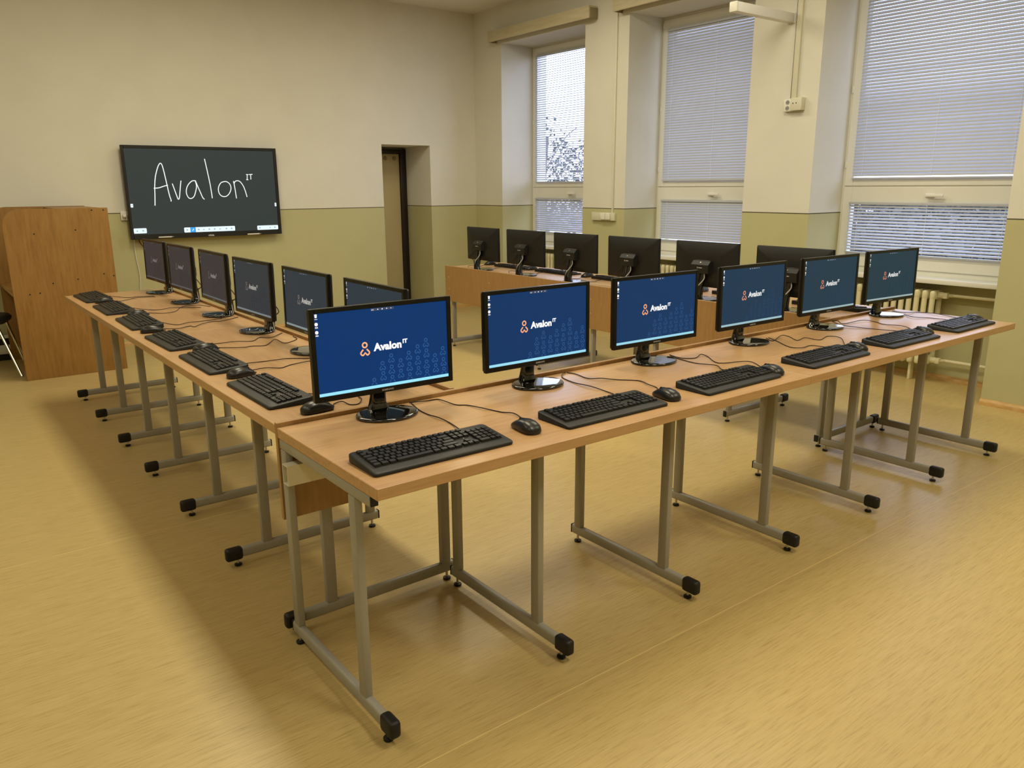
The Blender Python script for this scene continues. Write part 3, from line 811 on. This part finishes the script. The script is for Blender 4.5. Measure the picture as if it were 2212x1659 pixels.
PROTO = {}
def build_monitor_meshes():
    # bezel
    bm = bmesh.new()
    z0, z1 = ZBOT, ZBOT + MH
    for b in ((-MW / 2, -MW / 2 + BZ, z0, z1), (MW / 2 - BZ, MW / 2, z0, z1), (-MW / 2 + BZ, MW / 2 - BZ, z0, z0 + BB), (-MW / 2 + BZ, MW / 2 - BZ, z1 - BT, z1)):
        add_box(bm, b[0], b[1], -0.004, 0.012, b[2], b[3], 0.0012, 1)
    PROTO['bezel'] = tilt(finish(bm, 'bezel', 'bezel', 30))
    bm = bmesh.new()
    def rr(w_, h_, y, cz): return [(p[0], y, cz + p[1]) for p in rrect(w_, h_, 0.008, 3)]
    zc = (z0 + z1) / 2
    loft(bm, [rr(MW - 0.003, MH - 0.003, 0.0105, zc), rr(MW - 0.004, MH - 0.004, 0.020, zc), rr(MW - 0.05, MH - 0.05, 0.030, zc), rr(0.26, 0.17, 0.040, zc - 0.02)])
    PROTO['back_shell'] = tilt(finish(bm, 'back_shell', 'black', 40))
    bm = bmesh.new(); add_box(bm, -SW / 2 - 0.001, SW / 2 + 0.001, YS, 0.010, SCZ0 - 0.001, SCZ0 + SH + 0.001)
    PROTO['screen'] = tilt(finish(bm, 'screen', 's_blue', 0))
    # wallpaper
    bm = bmesh.new()
    for u, v in HEADS: person_icon(bm, u, v, 0.0054, 0.0012, YS - 0.0003, True)
    PROTO['wallpaper_pattern'] = tilt(finish(bm, 'wallpaper_pattern', 's_pattern', 0))
    bm = bmesh.new(); person_icon(bm, 0.3465, 0.442, 0.0078, 0.0025, YS - 0.0004)
    PROTO['logo_figure'] = tilt(finish(bm, 'logo_figure', 's_orange', 0))
    me = text_mesh('Avalon', 0.0335, 's_white', 0.0015, 0.90)
    xs = [v.co.x for v in me.vertices]; w_ = max(xs) - min(xs)
    f = (0.216 * SW) / w_; ox = S(0.410, 0)[0]
    for v in me.vertices: v.co = Vector(((v.co.x - min(xs)) * f + ox, YS - 0.0004, v.co.z + S(0, 0.528)[2]))
    me2 = text_mesh('IT', 0.0185, 's_white', 0.0008, 0.95)
    xs = [v.co.x for v in me2.vertices]; f = (0.038 * SW) / (max(xs) - min(xs)); ox = S(0.636, 0)[0]
    for v in me2.vertices: v.co = Vector(((v.co.x - min(xs)) * f + ox, YS - 0.0004, v.co.z + S(0, 0.478)[2]))
    bm = bmesh.new(); bm.from_mesh(me); bm.from_mesh(me2)
    PROTO['logo_text'] = tilt(finish(bm, 'logo_text', 's_white', 0))
    bm = bmesh.new(); rect_xz(bm, SCX0, SCX0 + SW, SCZ0, SCZ0 + 0.0095, YS - 0.0004)
    PROTO['taskbar'] = tilt(finish(bm, 'taskbar', 's_task', 0))
    bm = bmesh.new(); p0, p1 = S(0.405, 0.036), S(0.58, 0.004); rect_xz(bm, p0[0], p1[0], p0[2], p1[2], YS - 0.0004)
    PROTO['top_strip'] = tilt(finish(bm, 'top_strip', 's_strip', 0))
    bm = bmesh.new()
    for i, u in enumerate((0.458, 0.491, 0.525, 0.558)):
        c_ = S(u, 0.021); r = 0.0022
        n_ = (4, 8, 4, 3)[i]
        quad(bm, [(c_[0] + r * math.cos(2 * PI * q / n_ + (PI / 4 if i == 2 else PI / 2)), YS - 0.0006, c_[2] + r * math.sin(2 * PI * q / n_ + (PI / 4 if i == 2 else PI / 2))) for q in range(n_)])
    PROTO['strip_icon'] = tilt(finish(bm, 'strip_icon', 's_white', 0))
    for kk, (v_, sh) in enumerate(((0.030, 0), (0.125, 1), (0.222, 1))):
        bm = bmesh.new()
        c_ = S(0.013, v_); r = 0.0055
        if sh: quad(bm, [(c_[0] + r * math.cos(2 * PI * q / 12), YS - 0.0005, c_[2] + r * math.sin(2 * PI * q / 12)) for q in range(12)])
        else: quad(bm, [(c_[0] - 0.004, YS - 0.0005, c_[2] + 0.006), (c_[0] - 0.003, YS - 0.0005, c_[2] - 0.005), (c_[0] + 0.003, YS - 0.0005, c_[2] - 0.005), (c_[0] + 0.004, YS - 0.0005, c_[2] + 0.006)])
        for dz in ((-0.0095,) if not sh else (-0.0090, -0.0115)): rect_xz(bm, c_[0] - 0.0045, c_[0] + 0.0050, c_[2] + dz - 0.0006, c_[2] + dz + 0.0008, YS - 0.0005)
        PROTO['desktop_icon%d' % kk] = tilt(finish(bm, 'desktop_icon', 's_white', 0))
    t2 = text_mesh('A12', 0.0052, 's_white', 0.0001, 1.0)
    for v in t2.vertices: v.co = Vector((v.co.x + S(0.409, 0)[0], YS - 0.0006, v.co.z + S(0, 0.029)[2]))
    PROTO['strip_text'] = tilt(t2)
    me = text_mesh('SAMSUNG', 0.0085, 'printlight', 0.0002, 1.1, 'CENTER')
    for v in me.vertices: v.co = Vector((v.co.x, -0.0045, v.co.z + ZBOT + 0.0060))
    PROTO['maker_mark'] = tilt(me)
    # base: glossy oval foot
    bm = bmesh.new()
    cy = 0.010
    loft(bm, [ellipse(0, cy, 0.102, 0.085, 0.0, 48), ellipse(0, cy, 0.106, 0.088, 0.002, 48), ellipse(0, cy, 0.106, 0.088, 0.0075, 48), ellipse(0, cy, 0.1035, 0.0855, 0.0100, 48),
              ellipse(0, cy, 0.100, 0.082, 0.0107, 48), ellipse(0, cy + 0.003, 0.06, 0.05, 0.0116, 48), ellipse(0, cy + 0.006, 0.015, 0.012, 0.0120, 48)])
    PROTO['base'] = finish(bm, 'base', 'gloss', 60)
    bm = bmesh.new()
    def nr(w_, dd, y, z): return [(p[0], y + p[1], z) for p in rrect(w_, dd, min(w_, dd) * 0.35, 4)]
    loft(bm, [nr(0.074, 0.040, 0.074, 0.0095), nr(0.068, 0.038, 0.076, 0.018), nr(0.058, 0.034, 0.078, 0.030), nr(0.053, 0.032, 0.074, 0.055), nr(0.051, 0.030, 0.066, 0.090), nr(0.050, 0.026, 0.056, 0.140), nr(0.050, 0.022, 0.045, 0.200)])
    PROTO['neck'] = finish(bm, 'neck', 'gloss', 60)
    # small computer on the back
    bm = bmesh.new()
    add_prism(bm, [(0.036, ZBOT + 0.094), (0.078, ZBOT + 0.094), (0.082, ZBOT + 0.098), (0.082, ZBOT + 0.150), (0.060, ZBOT + 0.174), (0.036, ZBOT + 0.174)], 'x', -0.070, 0.070)
    PROTO['mini_computer'] = finish(bm, 'mini_computer', 'black', 30)
    bm = bmesh.new()
    add_box(bm, -0.055, 0.055, 0.0335, 0.058, ZBOT + 0.1745, ZBOT + 0.1775, 0.001)
    PROTO['top_plate'] = finish(bm, 'top_plate', 'sticker', 30)
    me = text_mesh('Avalon', 0.0105, 'printwhite', 0.0002, 1.0)
    bm = bmesh.new(); bm.from_mesh(me)
    band(bm, [(-0.008 + 0.0022 * math.cos(2 * PI * q / 10), 0.0055 + 0.0022 * math.sin(2 * PI * q / 10)) for q in range(10)], 0.0007, 0.0, True)
    band(bm, [(-0.0105, 0.0025), (-0.0118, 0.0005), (-0.0098, -0.0012), (-0.008, 0.0006), (-0.0062, -0.0012), (-0.0042, 0.0005), (-0.0055, 0.0025)], 0.0007, 0.0)
    for v in bm.verts: v.co = Vector((-(v.co.x - 0.008), 0.0825, v.co.z + ZBOT + 0.128))
    PROTO['computer_mark'] = finish(bm, 'computer_mark', 'printwhite', 0)
    bm = bmesh.new()
    q = bmesh.new(); lathe(q, [(0.005, 0), (0.005, 0.003)], n=12); merge(bm, q, Matrix.Translation((0.0, 0.070, ZBOT + 0.163)) @ Matrix.Rotation(-0.83, 4, 'X'))
    PROTO['power_button'] = finish(bm, 'power_button', 'chrome', 40)
    bm = bmesh.new(); add_box(bm, -0.20, -0.115, 0.0285, 0.0300, ZBOT + 0.035, ZBOT + 0.075)
    PROTO['rating_label'] = tilt(finish(bm, 'rating_label', 'sticker', 0))
    bm = bmesh.new(); add_tube(bm, [(-0.030, 0.066, ZBOT + 0.096), (-0.032, 0.068, ZBOT + 0.062), (-0.012, 0.078, ZBOT + 0.030), (0.020, 0.085, ZBOT - 0.005), (0.032, 0.088, ZBOT - 0.040), (0.034, 0.090, 0.006)], 0.0036, 8)
    PROTO['grey_cable'] = finish(bm, 'grey_cable', 'greycable', 60)
    bm = bmesh.new()
    add_tube(bm, [(0.012, 0.066, ZBOT + 0.096), (0.016, 0.080, ZBOT + 0.06), (0.024, 0.088, ZBOT + 0.02), (0.022, 0.097, ZBOT - 0.03), (0.02, 0.098, 0.006)], 0.0035, 6)
    add_tube(bm, [(0.045, 0.062, ZBOT + 0.096), (0.06, 0.085, ZBOT + 0.065), (0.10, 0.095, ZBOT + 0.030), (0.11, 0.075, ZBOT + 0.014), (0.05, 0.088, ZBOT + 0.006), (0.016, 0.098, ZBOT - 0.03), (0.010, 0.0985, 0.006)], 0.003, 6)
    PROTO['black_cables'] = finish(bm, 'black_cables', 'cable', 60)
build_monitor_meshes()
SCREEN_PARTS = ('wallpaper_pattern', 'logo_figure', 'logo_text', 'taskbar', 'top_strip', 'strip_text', 'strip_icon', 'desktop_icon0', 'desktop_icon1', 'desktop_icon2')
def monitor(label, x, y, rz, group, fade):
    m = thing('monitor', label, 'monitor', (x, y, H), rz, group)
    obj('base', PROTO['base'], m); obj('neck', PROTO['neck'], m); obj('back_shell', PROTO['back_shell'], m)
    bz = obj('bezel', PROTO['bezel'], m); obj('maker_mark', PROTO['maker_mark'], bz)
    sc_ = obj('screen', PROTO['screen'], m); sc_['fade'] = float(fade)
    for n_ in SCREEN_PARTS:
        o = obj(n_.rstrip('012'), PROTO[n_], sc_); o['fade'] = float(fade)
    mc = obj('mini_computer', PROTO['mini_computer'], m)
    for n_ in ('top_plate', 'computer_mark', 'power_button'): obj(n_, PROTO[n_], mc)
    obj('rating_label', PROTO['rating_label'], m)
    g = obj('signal_cable', PROTO['grey_cable'], m); g['label'] = 'pale grey cable'
    obj('power_cable', PROTO['black_cables'], m)
    return m
FM = [(0.344, 0.561, -0.025), (0.992, 0.561, -0.005), (1.636, 0.561, -0.022), (2.303, 0.561, -0.004), (2.957, 0.561, -0.022), (3.592, 0.561, -0.060)]
LMN = [(0.568, 4.390, -1.547), (0.568, 3.742, -1.554), (0.568, 3.064, -1.583), (0.556, 2.381, -1.545), (0.560, 1.709, -1.569), (0.561, 1.058, -1.582)]
WM = [(3.405, 4.288, 1.529), (3.367, 3.615, 1.568), (3.389, 3.009, 1.554), (3.391, 2.379, 1.559), (3.409, 1.725, 1.578), (3.425, 1.082, 1.585)]
FFADE = [0.0, 0.09, 0.17, 0.38, 0.46, 0.50]
LFADE = [0.98, 0.96, 0.93, 0.80, 0.72, 0.66]
FLAB = ['monitor with bright blue desktop nearest the camera, first of the front row', 'blue-screened monitor, second from the near end of the front row', 'blue-screened monitor, third from the near end of the front row',
        'greyish blue monitor, fourth from the near end of the front row', 'monitor with dim teal screen, fifth from the near end of the front row', 'monitor with dim teal screen at the far right end of the front row']
LLAB = ['dark-screened monitor at the far end of the left row, below the wall display', 'dark-screened monitor, second from the far end of the left row', 'dark-screened monitor, third from the far end of the left row',
        'dim teal monitor, fourth from the far end of the left row', 'dim teal monitor, fifth from the far end of the left row', 'partly hidden monitor behind the nearest blue one, at the near end of the left row']
for i, (x, y, a_) in enumerate(FM): monitor(FLAB[i], x, y, a_, 'monitors of the front row', FFADE[i])
for i, (x, y, a_) in enumerate(LMN): monitor(LLAB[i], x, y, a_, 'monitors of the left row', LFADE[i])
for i, (x, y, a_) in enumerate(WM):
    t_ = (3.325 + 0.85) / (x + 0.85)
    monitor('monitor seen from behind, %s from the back wall in the window row' % ORD[i], 3.325, -1.669 + (y + 1.669) * t_, a_, 'monitors of the window row', 0.0)

# ------------------------------------------------------------------ keyboards
KW, KD = 0.455, 0.162
def kz(y): return 0.011 + 0.015 * (y + KD / 2) / KD
SL = math.atan(0.015 / KD)
def key_mesh(w_, d_=0.0165):
    def mk():
        bm = bmesh.new(); h = 0.0075; w = w_ * 0.0187 - 0.0022
        loft(bm, [[(a_ * w / 2, b_ * d_ / 2, 0) for a_, b_ in ((-1, -1), (1, -1), (1, 1), (-1, 1))],
                  [(a_ * (w / 2 - 0.0004), b_ * (d_ / 2 - 0.0004), h * 0.4) for a_, b_ in ((-1, -1), (1, -1), (1, 1), (-1, 1))],
                  [(a_ * (w / 2 - 0.0019), b_ * (d_ / 2 - 0.0018) + 0.0004, h) for a_, b_ in ((-1, -1), (1, -1), (1, 1), (-1, 1))]])
        return finish(bm, 'key', 'keys', 20)
    return cached('key%g_%g' % (w_, d_), mk)
U_ = 0.0187
def key_layout():
    K = []
    x0 = -0.2095; y0 = -KD / 2 + 0.0445
    rows = [(0, [1.25, 1.25, 1.25, 6.25, 1.25, 1.25, 1.25, 1.25]), (1, [1.25] + [1] * 11 + [2.75]), (2, [1.75] + [1] * 11 + [2.25]), (3, [1.5] + [1] * 12 + [1.5]), (4, [1] * 13 + [2])]
    for r, ws in rows:
        x = x0
        for w in ws:
            K.append((x + w * U_ / 2, y0 + r * U_, w)); x += w * U_
    yf = y0 + 5 * U_ + 0.003
    for k_ in [0, 2, 3, 4, 5, 6.5, 7.5, 8.5, 9.5, 11, 12, 13, 14]: K.append((x0 + (k_ + 0.5) * U_, yf, 1))
    xn = x0 + 15.2 * U_
    for c_ in range(3):
        K.append((xn + (c_ + 0.5) * U_, yf, 1))
        for r in (3, 4): K.append((xn + (c_ + 0.5) * U_, y0 + r * U_, 1))
        K.append((xn + (c_ + 0.5) * U_, y0, 1))
    K.append((xn + 1.5 * U_, y0 + U_, 1))
    xp = x0 + 18.4 * U_
    for r in (1, 2, 3, 4):
        for c_ in range(4 if r in (1, 3, 4) else 4): K.append((xp + (c_ + 0.5) * U_, y0 + r * U_, 1))
    K.append((xp + U_, y0, 2)); K.append((xp + 2.5 * U_, y0, 1)); K.append((xp + 3.5 * U_, y0, 1))
    return K
KEYS = key_layout()
def kb_body():
    bm = bmesh.new()
    def ring(w, d, f, inset_top=False): return [(p[0], p[1], f(p[1])) for p in rrect(w, d, 0.012, 4)]
    loft(bm, [ring(KW - 0.006, KD - 0.006, lambda y: 0.0), ring(KW, KD, lambda y: 0.003), ring(KW, KD, lambda y: kz(y) - 0.003), ring(KW - 0.004, KD - 0.004, lambda y: kz(y) - 0.0006), ring(KW - 0.012, KD - 0.012, lambda y: kz(y))])
    return finish(bm, 'body', 'rest', 40)
def kb_well():
    bm = bmesh.new()
    ya, yb = -KD / 2 + 0.033, KD / 2 - 0.006
    for xa, xb in ((-0.213, 0.0775), (0.0785, 0.134), (0.1365, 0.2145)):
        quad(bm, [(xa, ya, kz(ya) + 0.0004), (xb, ya, kz(ya) + 0.0004), (xb, yb, kz(yb) + 0.0004), (xa, yb, kz(yb) + 0.0004)])
    return finish(bm, 'key_well', 'black', 0)
def kb_joined():
    bm = bmesh.new()
    for x, y, w in KEYS:
        t = bmesh.new(); t.from_mesh(key_mesh(w)); merge(bm, t, Matrix.Translation((x, y, kz(y) - 0.0005)) @ Matrix.Rotation(SL, 4, 'X'))
    return finish(bm, 'keycaps', 'keys', 20)
KB = {'body': kb_body(), 'well': kb_well(), 'joined': kb_joined()}
def kb_mark():
    bm = bmesh.new()
    q = [(0.090, 0.006), (0.116, 0.006), (0.121, 0.009), (0.118, 0.012), (0.094, 0.010)]
    quad(bm, [(x, y, kz(y) + 0.0010) for x, y in q]); return finish(bm, 'emblem', 'chrome', 0)
KB['mark'] = kb_mark()
def cable_mesh(pts, root_inv, r=0.0019):
    bm = bmesh.new(); add_tube(bm, [root_inv @ Vector(p) for p in pts], r, 6, True, 5); return finish(bm, 'cable', 'cable', 60)
def root_matrix(x, y, z, rz): return (Matrix.Translation((x, y, z)) @ Matrix.Rotation(rz, 4, 'Z')).inverted()
def wavy(pts, z, amp=0.004):
    return [(x, y, z + (amp if 0 < i < len(pts) - 1 and i % 3 == 1 else 0.0)) for i, (x, y) in enumerate(pts)]
def keyboard(label, x, y, rz, group, single, path=None):
    k_ = thing('keyboard', label, 'keyboard', (x, y, H), rz, group)
    obj('body', KB['body'], k_); obj('key_well', KB['well'], k_); obj('emblem', KB['mark'], k_)
    if single:
        for kx, ky, w in KEYS: obj('key', key_mesh(w), k_, (kx, ky, kz(ky) - 0.0005), (SL, 0, 0))
    else: obj('keycaps', KB['joined'], k_)['kind'] = 'stuff'
    if path:
        inv = root_matrix(x, y, H, rz)
        loc0 = (inv @ Vector((path[0][0], path[0][1], H)))
        lx = min(max(loc0.x, -0.19), 0.19)
        start = inv.inverted() @ Vector((lx, KD / 2 - 0.004, 0.012))
        pts = [tuple(start)] + wavy(path[1:], H + 0.0024)
        obj('cable', cable_mesh(pts, inv), k_)
    return k_
def mouse_body():
    bm = bmesh.new(); n = 20; rings = []
    prof = [(-0.056, 0.010, 0.012), (-0.050, 0.023, 0.022), (-0.038, 0.029, 0.031), (-0.020, 0.031, 0.0365), (0.0, 0.0305, 0.0375), (0.020, 0.029, 0.034), (0.038, 0.0285, 0.026), (0.050, 0.026, 0.018), (0.056, 0.018, 0.010)]
    for y, hw, h in prof:
        r_ = []
        for k_ in range(n):
            a_ = 2 * PI * k_ / n
            cx_, sz_ = math.cos(a_), math.sin(a_)
            px = hw * math.copysign(abs(cx_) ** 0.8, cx_)
            pz = 0.001 + (h if sz_ > 0 else 0.0) * abs(sz_) ** 0.75 + (0.006 * (1 - abs(sz_)) if sz_ > 0 else 0.006 * (1 - abs(sz_) ** 0.5))
            r_.append((px, y, max(0.0005, pz)))
        rings.append(r_)
    loft(bm, rings); return finish(bm, 'shell', 'mouse', 60)
MS = {'shell': mouse_body()}
bm = bmesh.new()
q = bmesh.new(); lathe(q, [(0.008, -0.003), (0.0095, -0.002), (0.0095, 0.002), (0.008, 0.003)], n=14); merge(bm, q, Matrix.Translation((0, 0.030, 0.026)) @ Matrix.Rotation(PI / 2, 4, 'Y'))
MS['wheel'] = finish(bm, 'scroll_wheel', 'rubber', 40)
bm = bmesh.new(); add_tube(bm, [(0, 0.012, 0.0372), (0, 0.030, 0.0325), (0, 0.045, 0.0240), (0, 0.055, 0.0145)], 0.0010, 5)
MS['split'] = finish(bm, 'button_gap', 'hole', 40)
bm = bmesh.new(); add_tube(bm, [(0, 0.054, 0.008), (0, 0.066, 0.006)], 0.0032, 8, False)
MS['relief'] = finish(bm, 'strain_relief', 'rubber', 40)
def mouse(label, x, y, rz, group, path=None):
    m = thing('computer_mouse', label, 'mouse', (x, y, H), rz, group)
    obj('shell', MS['shell'], m); obj('scroll_wheel', MS['wheel'], m); obj('button_gap', MS['split'], m); obj('strain_relief', MS['relief'], m)
    if path:
        inv = root_matrix(x, y, H, rz)
        start = inv.inverted() @ Vector((0, 0.064, 0.006))
        rest = [p for i, p in enumerate(path) if i > 0 or (Vector((p[0], p[1])) - Vector((start.x, start.y))).length > 0.03]
        if (Vector(rest[0]) - Vector((start.x, start.y))).length < 0.02: rest = rest[1:]
        obj('cable', cable_mesh([tuple(start)] + wavy(rest, H + 0.0024), inv), m)
    return m
CAB = {
'F0k': [(0.417, 0.271), (0.452, 0.348), (0.451, 0.415), (0.45, 0.484), (0.455, 0.551), (0.479, 0.644)],
'F0m': [(0.659, 0.248), (0.672, 0.306), (0.658, 0.352), (0.645, 0.399), (0.627, 0.428), (0.616, 0.496), (0.588, 0.526), (0.576, 0.582), (0.577, 0.628), (0.542, 0.633), (0.494, 0.632), (0.475, 0.650)],
'F1k': [(1.083, 0.255), (1.119, 0.317), (1.118, 0.414), (1.118, 0.506), (1.138, 0.596), (1.175, 0.635), (1.20, 0.648)],
'F1m': [(1.303, 0.248), (1.307, 0.298), (1.333, 0.371), (1.281, 0.432), (1.238, 0.477), (1.206, 0.522), (1.218, 0.603), (1.208, 0.648)],
'F2k': [(1.738, 0.266), (1.737, 0.288), (1.766, 0.342), (1.747, 0.436), (1.76, 0.544), (1.779, 0.603)],
'F2m': [(1.906, 0.228), (1.933, 0.308), (1.824, 0.374), (1.892, 0.487), (1.891, 0.525), (1.827, 0.503), (1.778, 0.542), (1.791, 0.619)],
'F3k': [(2.441, 0.276), (2.465, 0.34), (2.363, 0.326), (2.356, 0.387), (2.436, 0.511), (2.478, 0.584)],
'F3m': [(2.614, 0.262), (2.727, 0.349), (2.736, 0.421), (2.617, 0.393), (2.595, 0.457), (2.523, 0.454), (2.578, 0.534), (2.559, 0.566), (2.424, 0.521), (2.459, 0.584)],
'F4k': [(3.1, 0.271), (3.103, 0.39), (3.06, 0.515), (3.12, 0.60), (3.15, 0.645)],
'F4m': [(3.275, 0.284), (3.285, 0.331), (3.283, 0.426), (3.321, 0.49), (3.296, 0.551), (3.133, 0.568), (3.20, 0.640), (3.16, 0.648)],
'F5k': [(3.626, 0.24), (3.685, 0.351), (3.62, 0.426), (3.71, 0.545), (3.744, 0.607)],
'F5m': [(3.80, 0.267), (3.83, 0.393), (3.85, 0.47), (3.83, 0.517), (3.77, 0.518), (3.76, 0.571), (3.775, 0.628)],
'L0k': [(0.247, 4.392), (0.331, 4.255), (0.397, 4.225), (0.456, 4.233), (0.503, 4.22)],
'L0m': [(0.266, 4.094), (0.315, 4.107), (0.386, 4.209), (0.445, 4.185), (0.496, 4.158)],
'L1k': [(0.25, 3.672), (0.332, 3.517), (0.436, 3.518), (0.54, 3.479), (0.593, 3.449)],
'L1m': [(0.275, 3.416), (0.34, 3.318), (0.421, 3.378), (0.504, 3.544), (0.595, 3.538), (0.650, 3.44)],
'L2k': [(0.236, 3.014), (0.285, 2.867), (0.354, 2.874), (0.457, 2.898), (0.559, 2.928)],
'L2m': [(0.185, 2.782), (0.255, 2.709), (0.333, 2.776), (0.347, 2.733), (0.402, 2.782), (0.484, 2.849), (0.527, 2.83), (0.645, 2.908)],
'L3k': [(0.219, 2.247), (0.264, 2.181), (0.369, 2.149), (0.448, 2.126), (0.512, 2.197), (0.548, 2.138), (0.65, 2.25)],
'L3m': [(0.259, 2.068), (0.342, 1.981), (0.403, 2.001), (0.462, 1.98), (0.544, 2.077), (0.554, 1.974), (0.64, 2.035), (0.655, 2.12)],
'L4k': [(0.238, 1.602), (0.316, 1.634), (0.385, 1.611), (0.431, 1.624), (0.507, 1.569), (0.592, 1.56)],
'L4m': [(0.213, 1.493), (0.277, 1.488), (0.333, 1.464), (0.389, 1.495), (0.475, 1.496), (0.558, 1.487)],
'L5k': [(0.248, 0.985), (0.266, 0.976), (0.315, 0.954), (0.37, 0.986)],
'L5m': [(0.262, 0.803), (0.292, 0.801), (0.301, 0.761), (0.329, 0.75), (0.361, 0.788), (0.372, 0.834)]}
FK = [(0.262, 0.150), (0.932, 0.146), (1.590, 0.139), (2.262, 0.141), (2.910, 0.138), (3.545, 0.136)]
FMO = [(0.600, 0.150, -0.10), (1.228, 0.135, -0.15), (1.842, 0.130, -0.2), (2.535, 0.160, -0.3), (3.168, 0.162, -0.3), (3.765, 0.172, -0.25)]
LK = [4.36, 3.70, 3.05, 2.345, 1.745, 1.095]
LMO = [(0.160, 4.085), (0.196, 3.338), (0.125, 2.712), (0.196, 2.035), (0.150, 1.424), (0.178, 0.757)]
KORD = ['nearest the camera', 'second from the near end', 'third from the near end', 'fourth from the near end', 'fifth from the near end', 'at the far right end']
for i in range(6):
    keyboard('black keyboard on the front row, %s' % KORD[i], FK[i][0], FK[i][1], random.uniform(-0.015, 0.015), 'keyboards of the front row', i < 2, CAB['F%dk' % i])
    mouse('black corded mouse on the front row, %s' % KORD[i], FMO[i][0], FMO[i][1], FMO[i][2], 'mice of the front row', CAB['F%dm' % i])
LORD = ['at the far end', 'second from the far end', 'third from the far end', 'fourth from the far end', 'fifth from the far end', 'at the near end']
for i in range(6):
    keyboard('black keyboard on the left row, %s' % LORD[i], 0.137, LK[i], -PI / 2 + random.uniform(-0.02, 0.02), 'keyboards of the left row', i == 5, CAB['L%dk' % i])
    mouse('black corded mouse on the left row, %s' % LORD[i], LMO[i][0], LMO[i][1], -PI / 2 + random.uniform(-0.15, 0.15), 'mice of the left row', CAB['L%dm' % i])
WK = [4.13, 3.53, 2.80, 2.22, 1.58, 0.95]
WMO = [4.50, 3.87, 3.13, 2.57, 1.93, 1.30]
for i in range(6):
    kx = 3.645
    keyboard('black keyboard on the window row, %s from the back wall' % ORD[i], kx, WK[i], PI / 2 + random.uniform(-0.03, 0.03), 'keyboards of the window row', False, [(kx - 0.09, WK[i] + 0.05), (kx - 0.15, WK[i] + 0.08), (kx - 0.22, WK[i] + 0.02), (kx - 0.30, WK[i] + 0.06)])
    mouse('black corded mouse on the window row, %s from the back wall' % ORD[i], kx - 0.02, WMO[i], PI / 2 + random.uniform(-0.2, 0.2), 'mice of the window row', [(kx - 0.1, WMO[i]), (kx - 0.17, WMO[i] - 0.05), (kx - 0.25, WMO[i] + 0.02), (kx - 0.32, WMO[i] - 0.06)])

# ------------------------------------------------------------------ outdoors, seen through the blinds
gr = obj('ground_outside', boxes('ground_outside', 'ground', [(5.7, 60, -25, 60, -1.3, -1.2)], smooth=0)); gr['kind'] = 'structure'
def tree(label, x, y, h, r, n, cat='tree', name='garden_tree', ls=1.0):
    t = thing(name, label, cat, (x, y, -1.2), 0, 'greenery outside the windows')
    bm = bmesh.new(); add_tube(bm, [(0, 0, 0), (0.05, 0.02, h * 0.3), (-0.05, 0.05, h * 0.6), (0, 0, h * 0.9)], 0.05 + 0.012 * h, 8)
    for k_ in range(7):
        a_ = k_ * 2.4; z = h * (0.35 + 0.07 * k_)
        add_tube(bm, [(0, 0, z), (0.5 * r * math.cos(a_), 0.5 * r * math.sin(a_), z + 0.18 * h), (0.85 * r * math.cos(a_), 0.85 * r * math.sin(a_), z + 0.25 * h)], 0.014, 5)
    obj('trunk', finish(bm, 'trunk', 'bark'), t)
    bm = bmesh.new()
    for k_ in range(n):
        while True:
            p = Vector((random.uniform(-1, 1), random.uniform(-1, 1), random.uniform(-1, 1)))
            if p.length < 1: break
        c_ = Vector((p.x * r, p.y * r, h * 0.62 + p.z * h * 0.40))
        s_ = random.uniform(0.06, 0.14) * (0.6 + 0.1 * h) * ls
        a_ = Vector((random.uniform(-1, 1), random.uniform(-1, 1), random.uniform(-1, 1))).normalized() * s_
        b_ = a_.cross(Vector((random.uniform(-1, 1), random.uniform(-1, 1), random.uniform(-1, 1)))).normalized() * s_ * 0.6
        quad(bm, [c_ - a_, c_ + b_, c_ + a_, c_ - b_])
    f = obj('foliage', finish(bm, 'foliage', 'leaf', 0), t); f['kind'] = 'stuff'
tree('leafy tree outside, seen through the half-open blind by the back wall', 13.0, 14.9, 4.4, 1.0, 900, ls=0.6)
tree('low bushy tree outside, seen through the lower part of the half-open blind', 17.6, 18.0, 4.1, 2.0, 2200, ls=0.6)
tree('dark shrub outside, left part of the open low blind', 13.2, 5.7, 2.6, 1.35, 3500, 'shrub', 'garden_shrub', 1.0)
tree('dark shrub outside, right part of the open low blind', 17.6, 5.7, 2.6, 1.8, 5000, 'shrub', 'garden_shrub', 1.0)
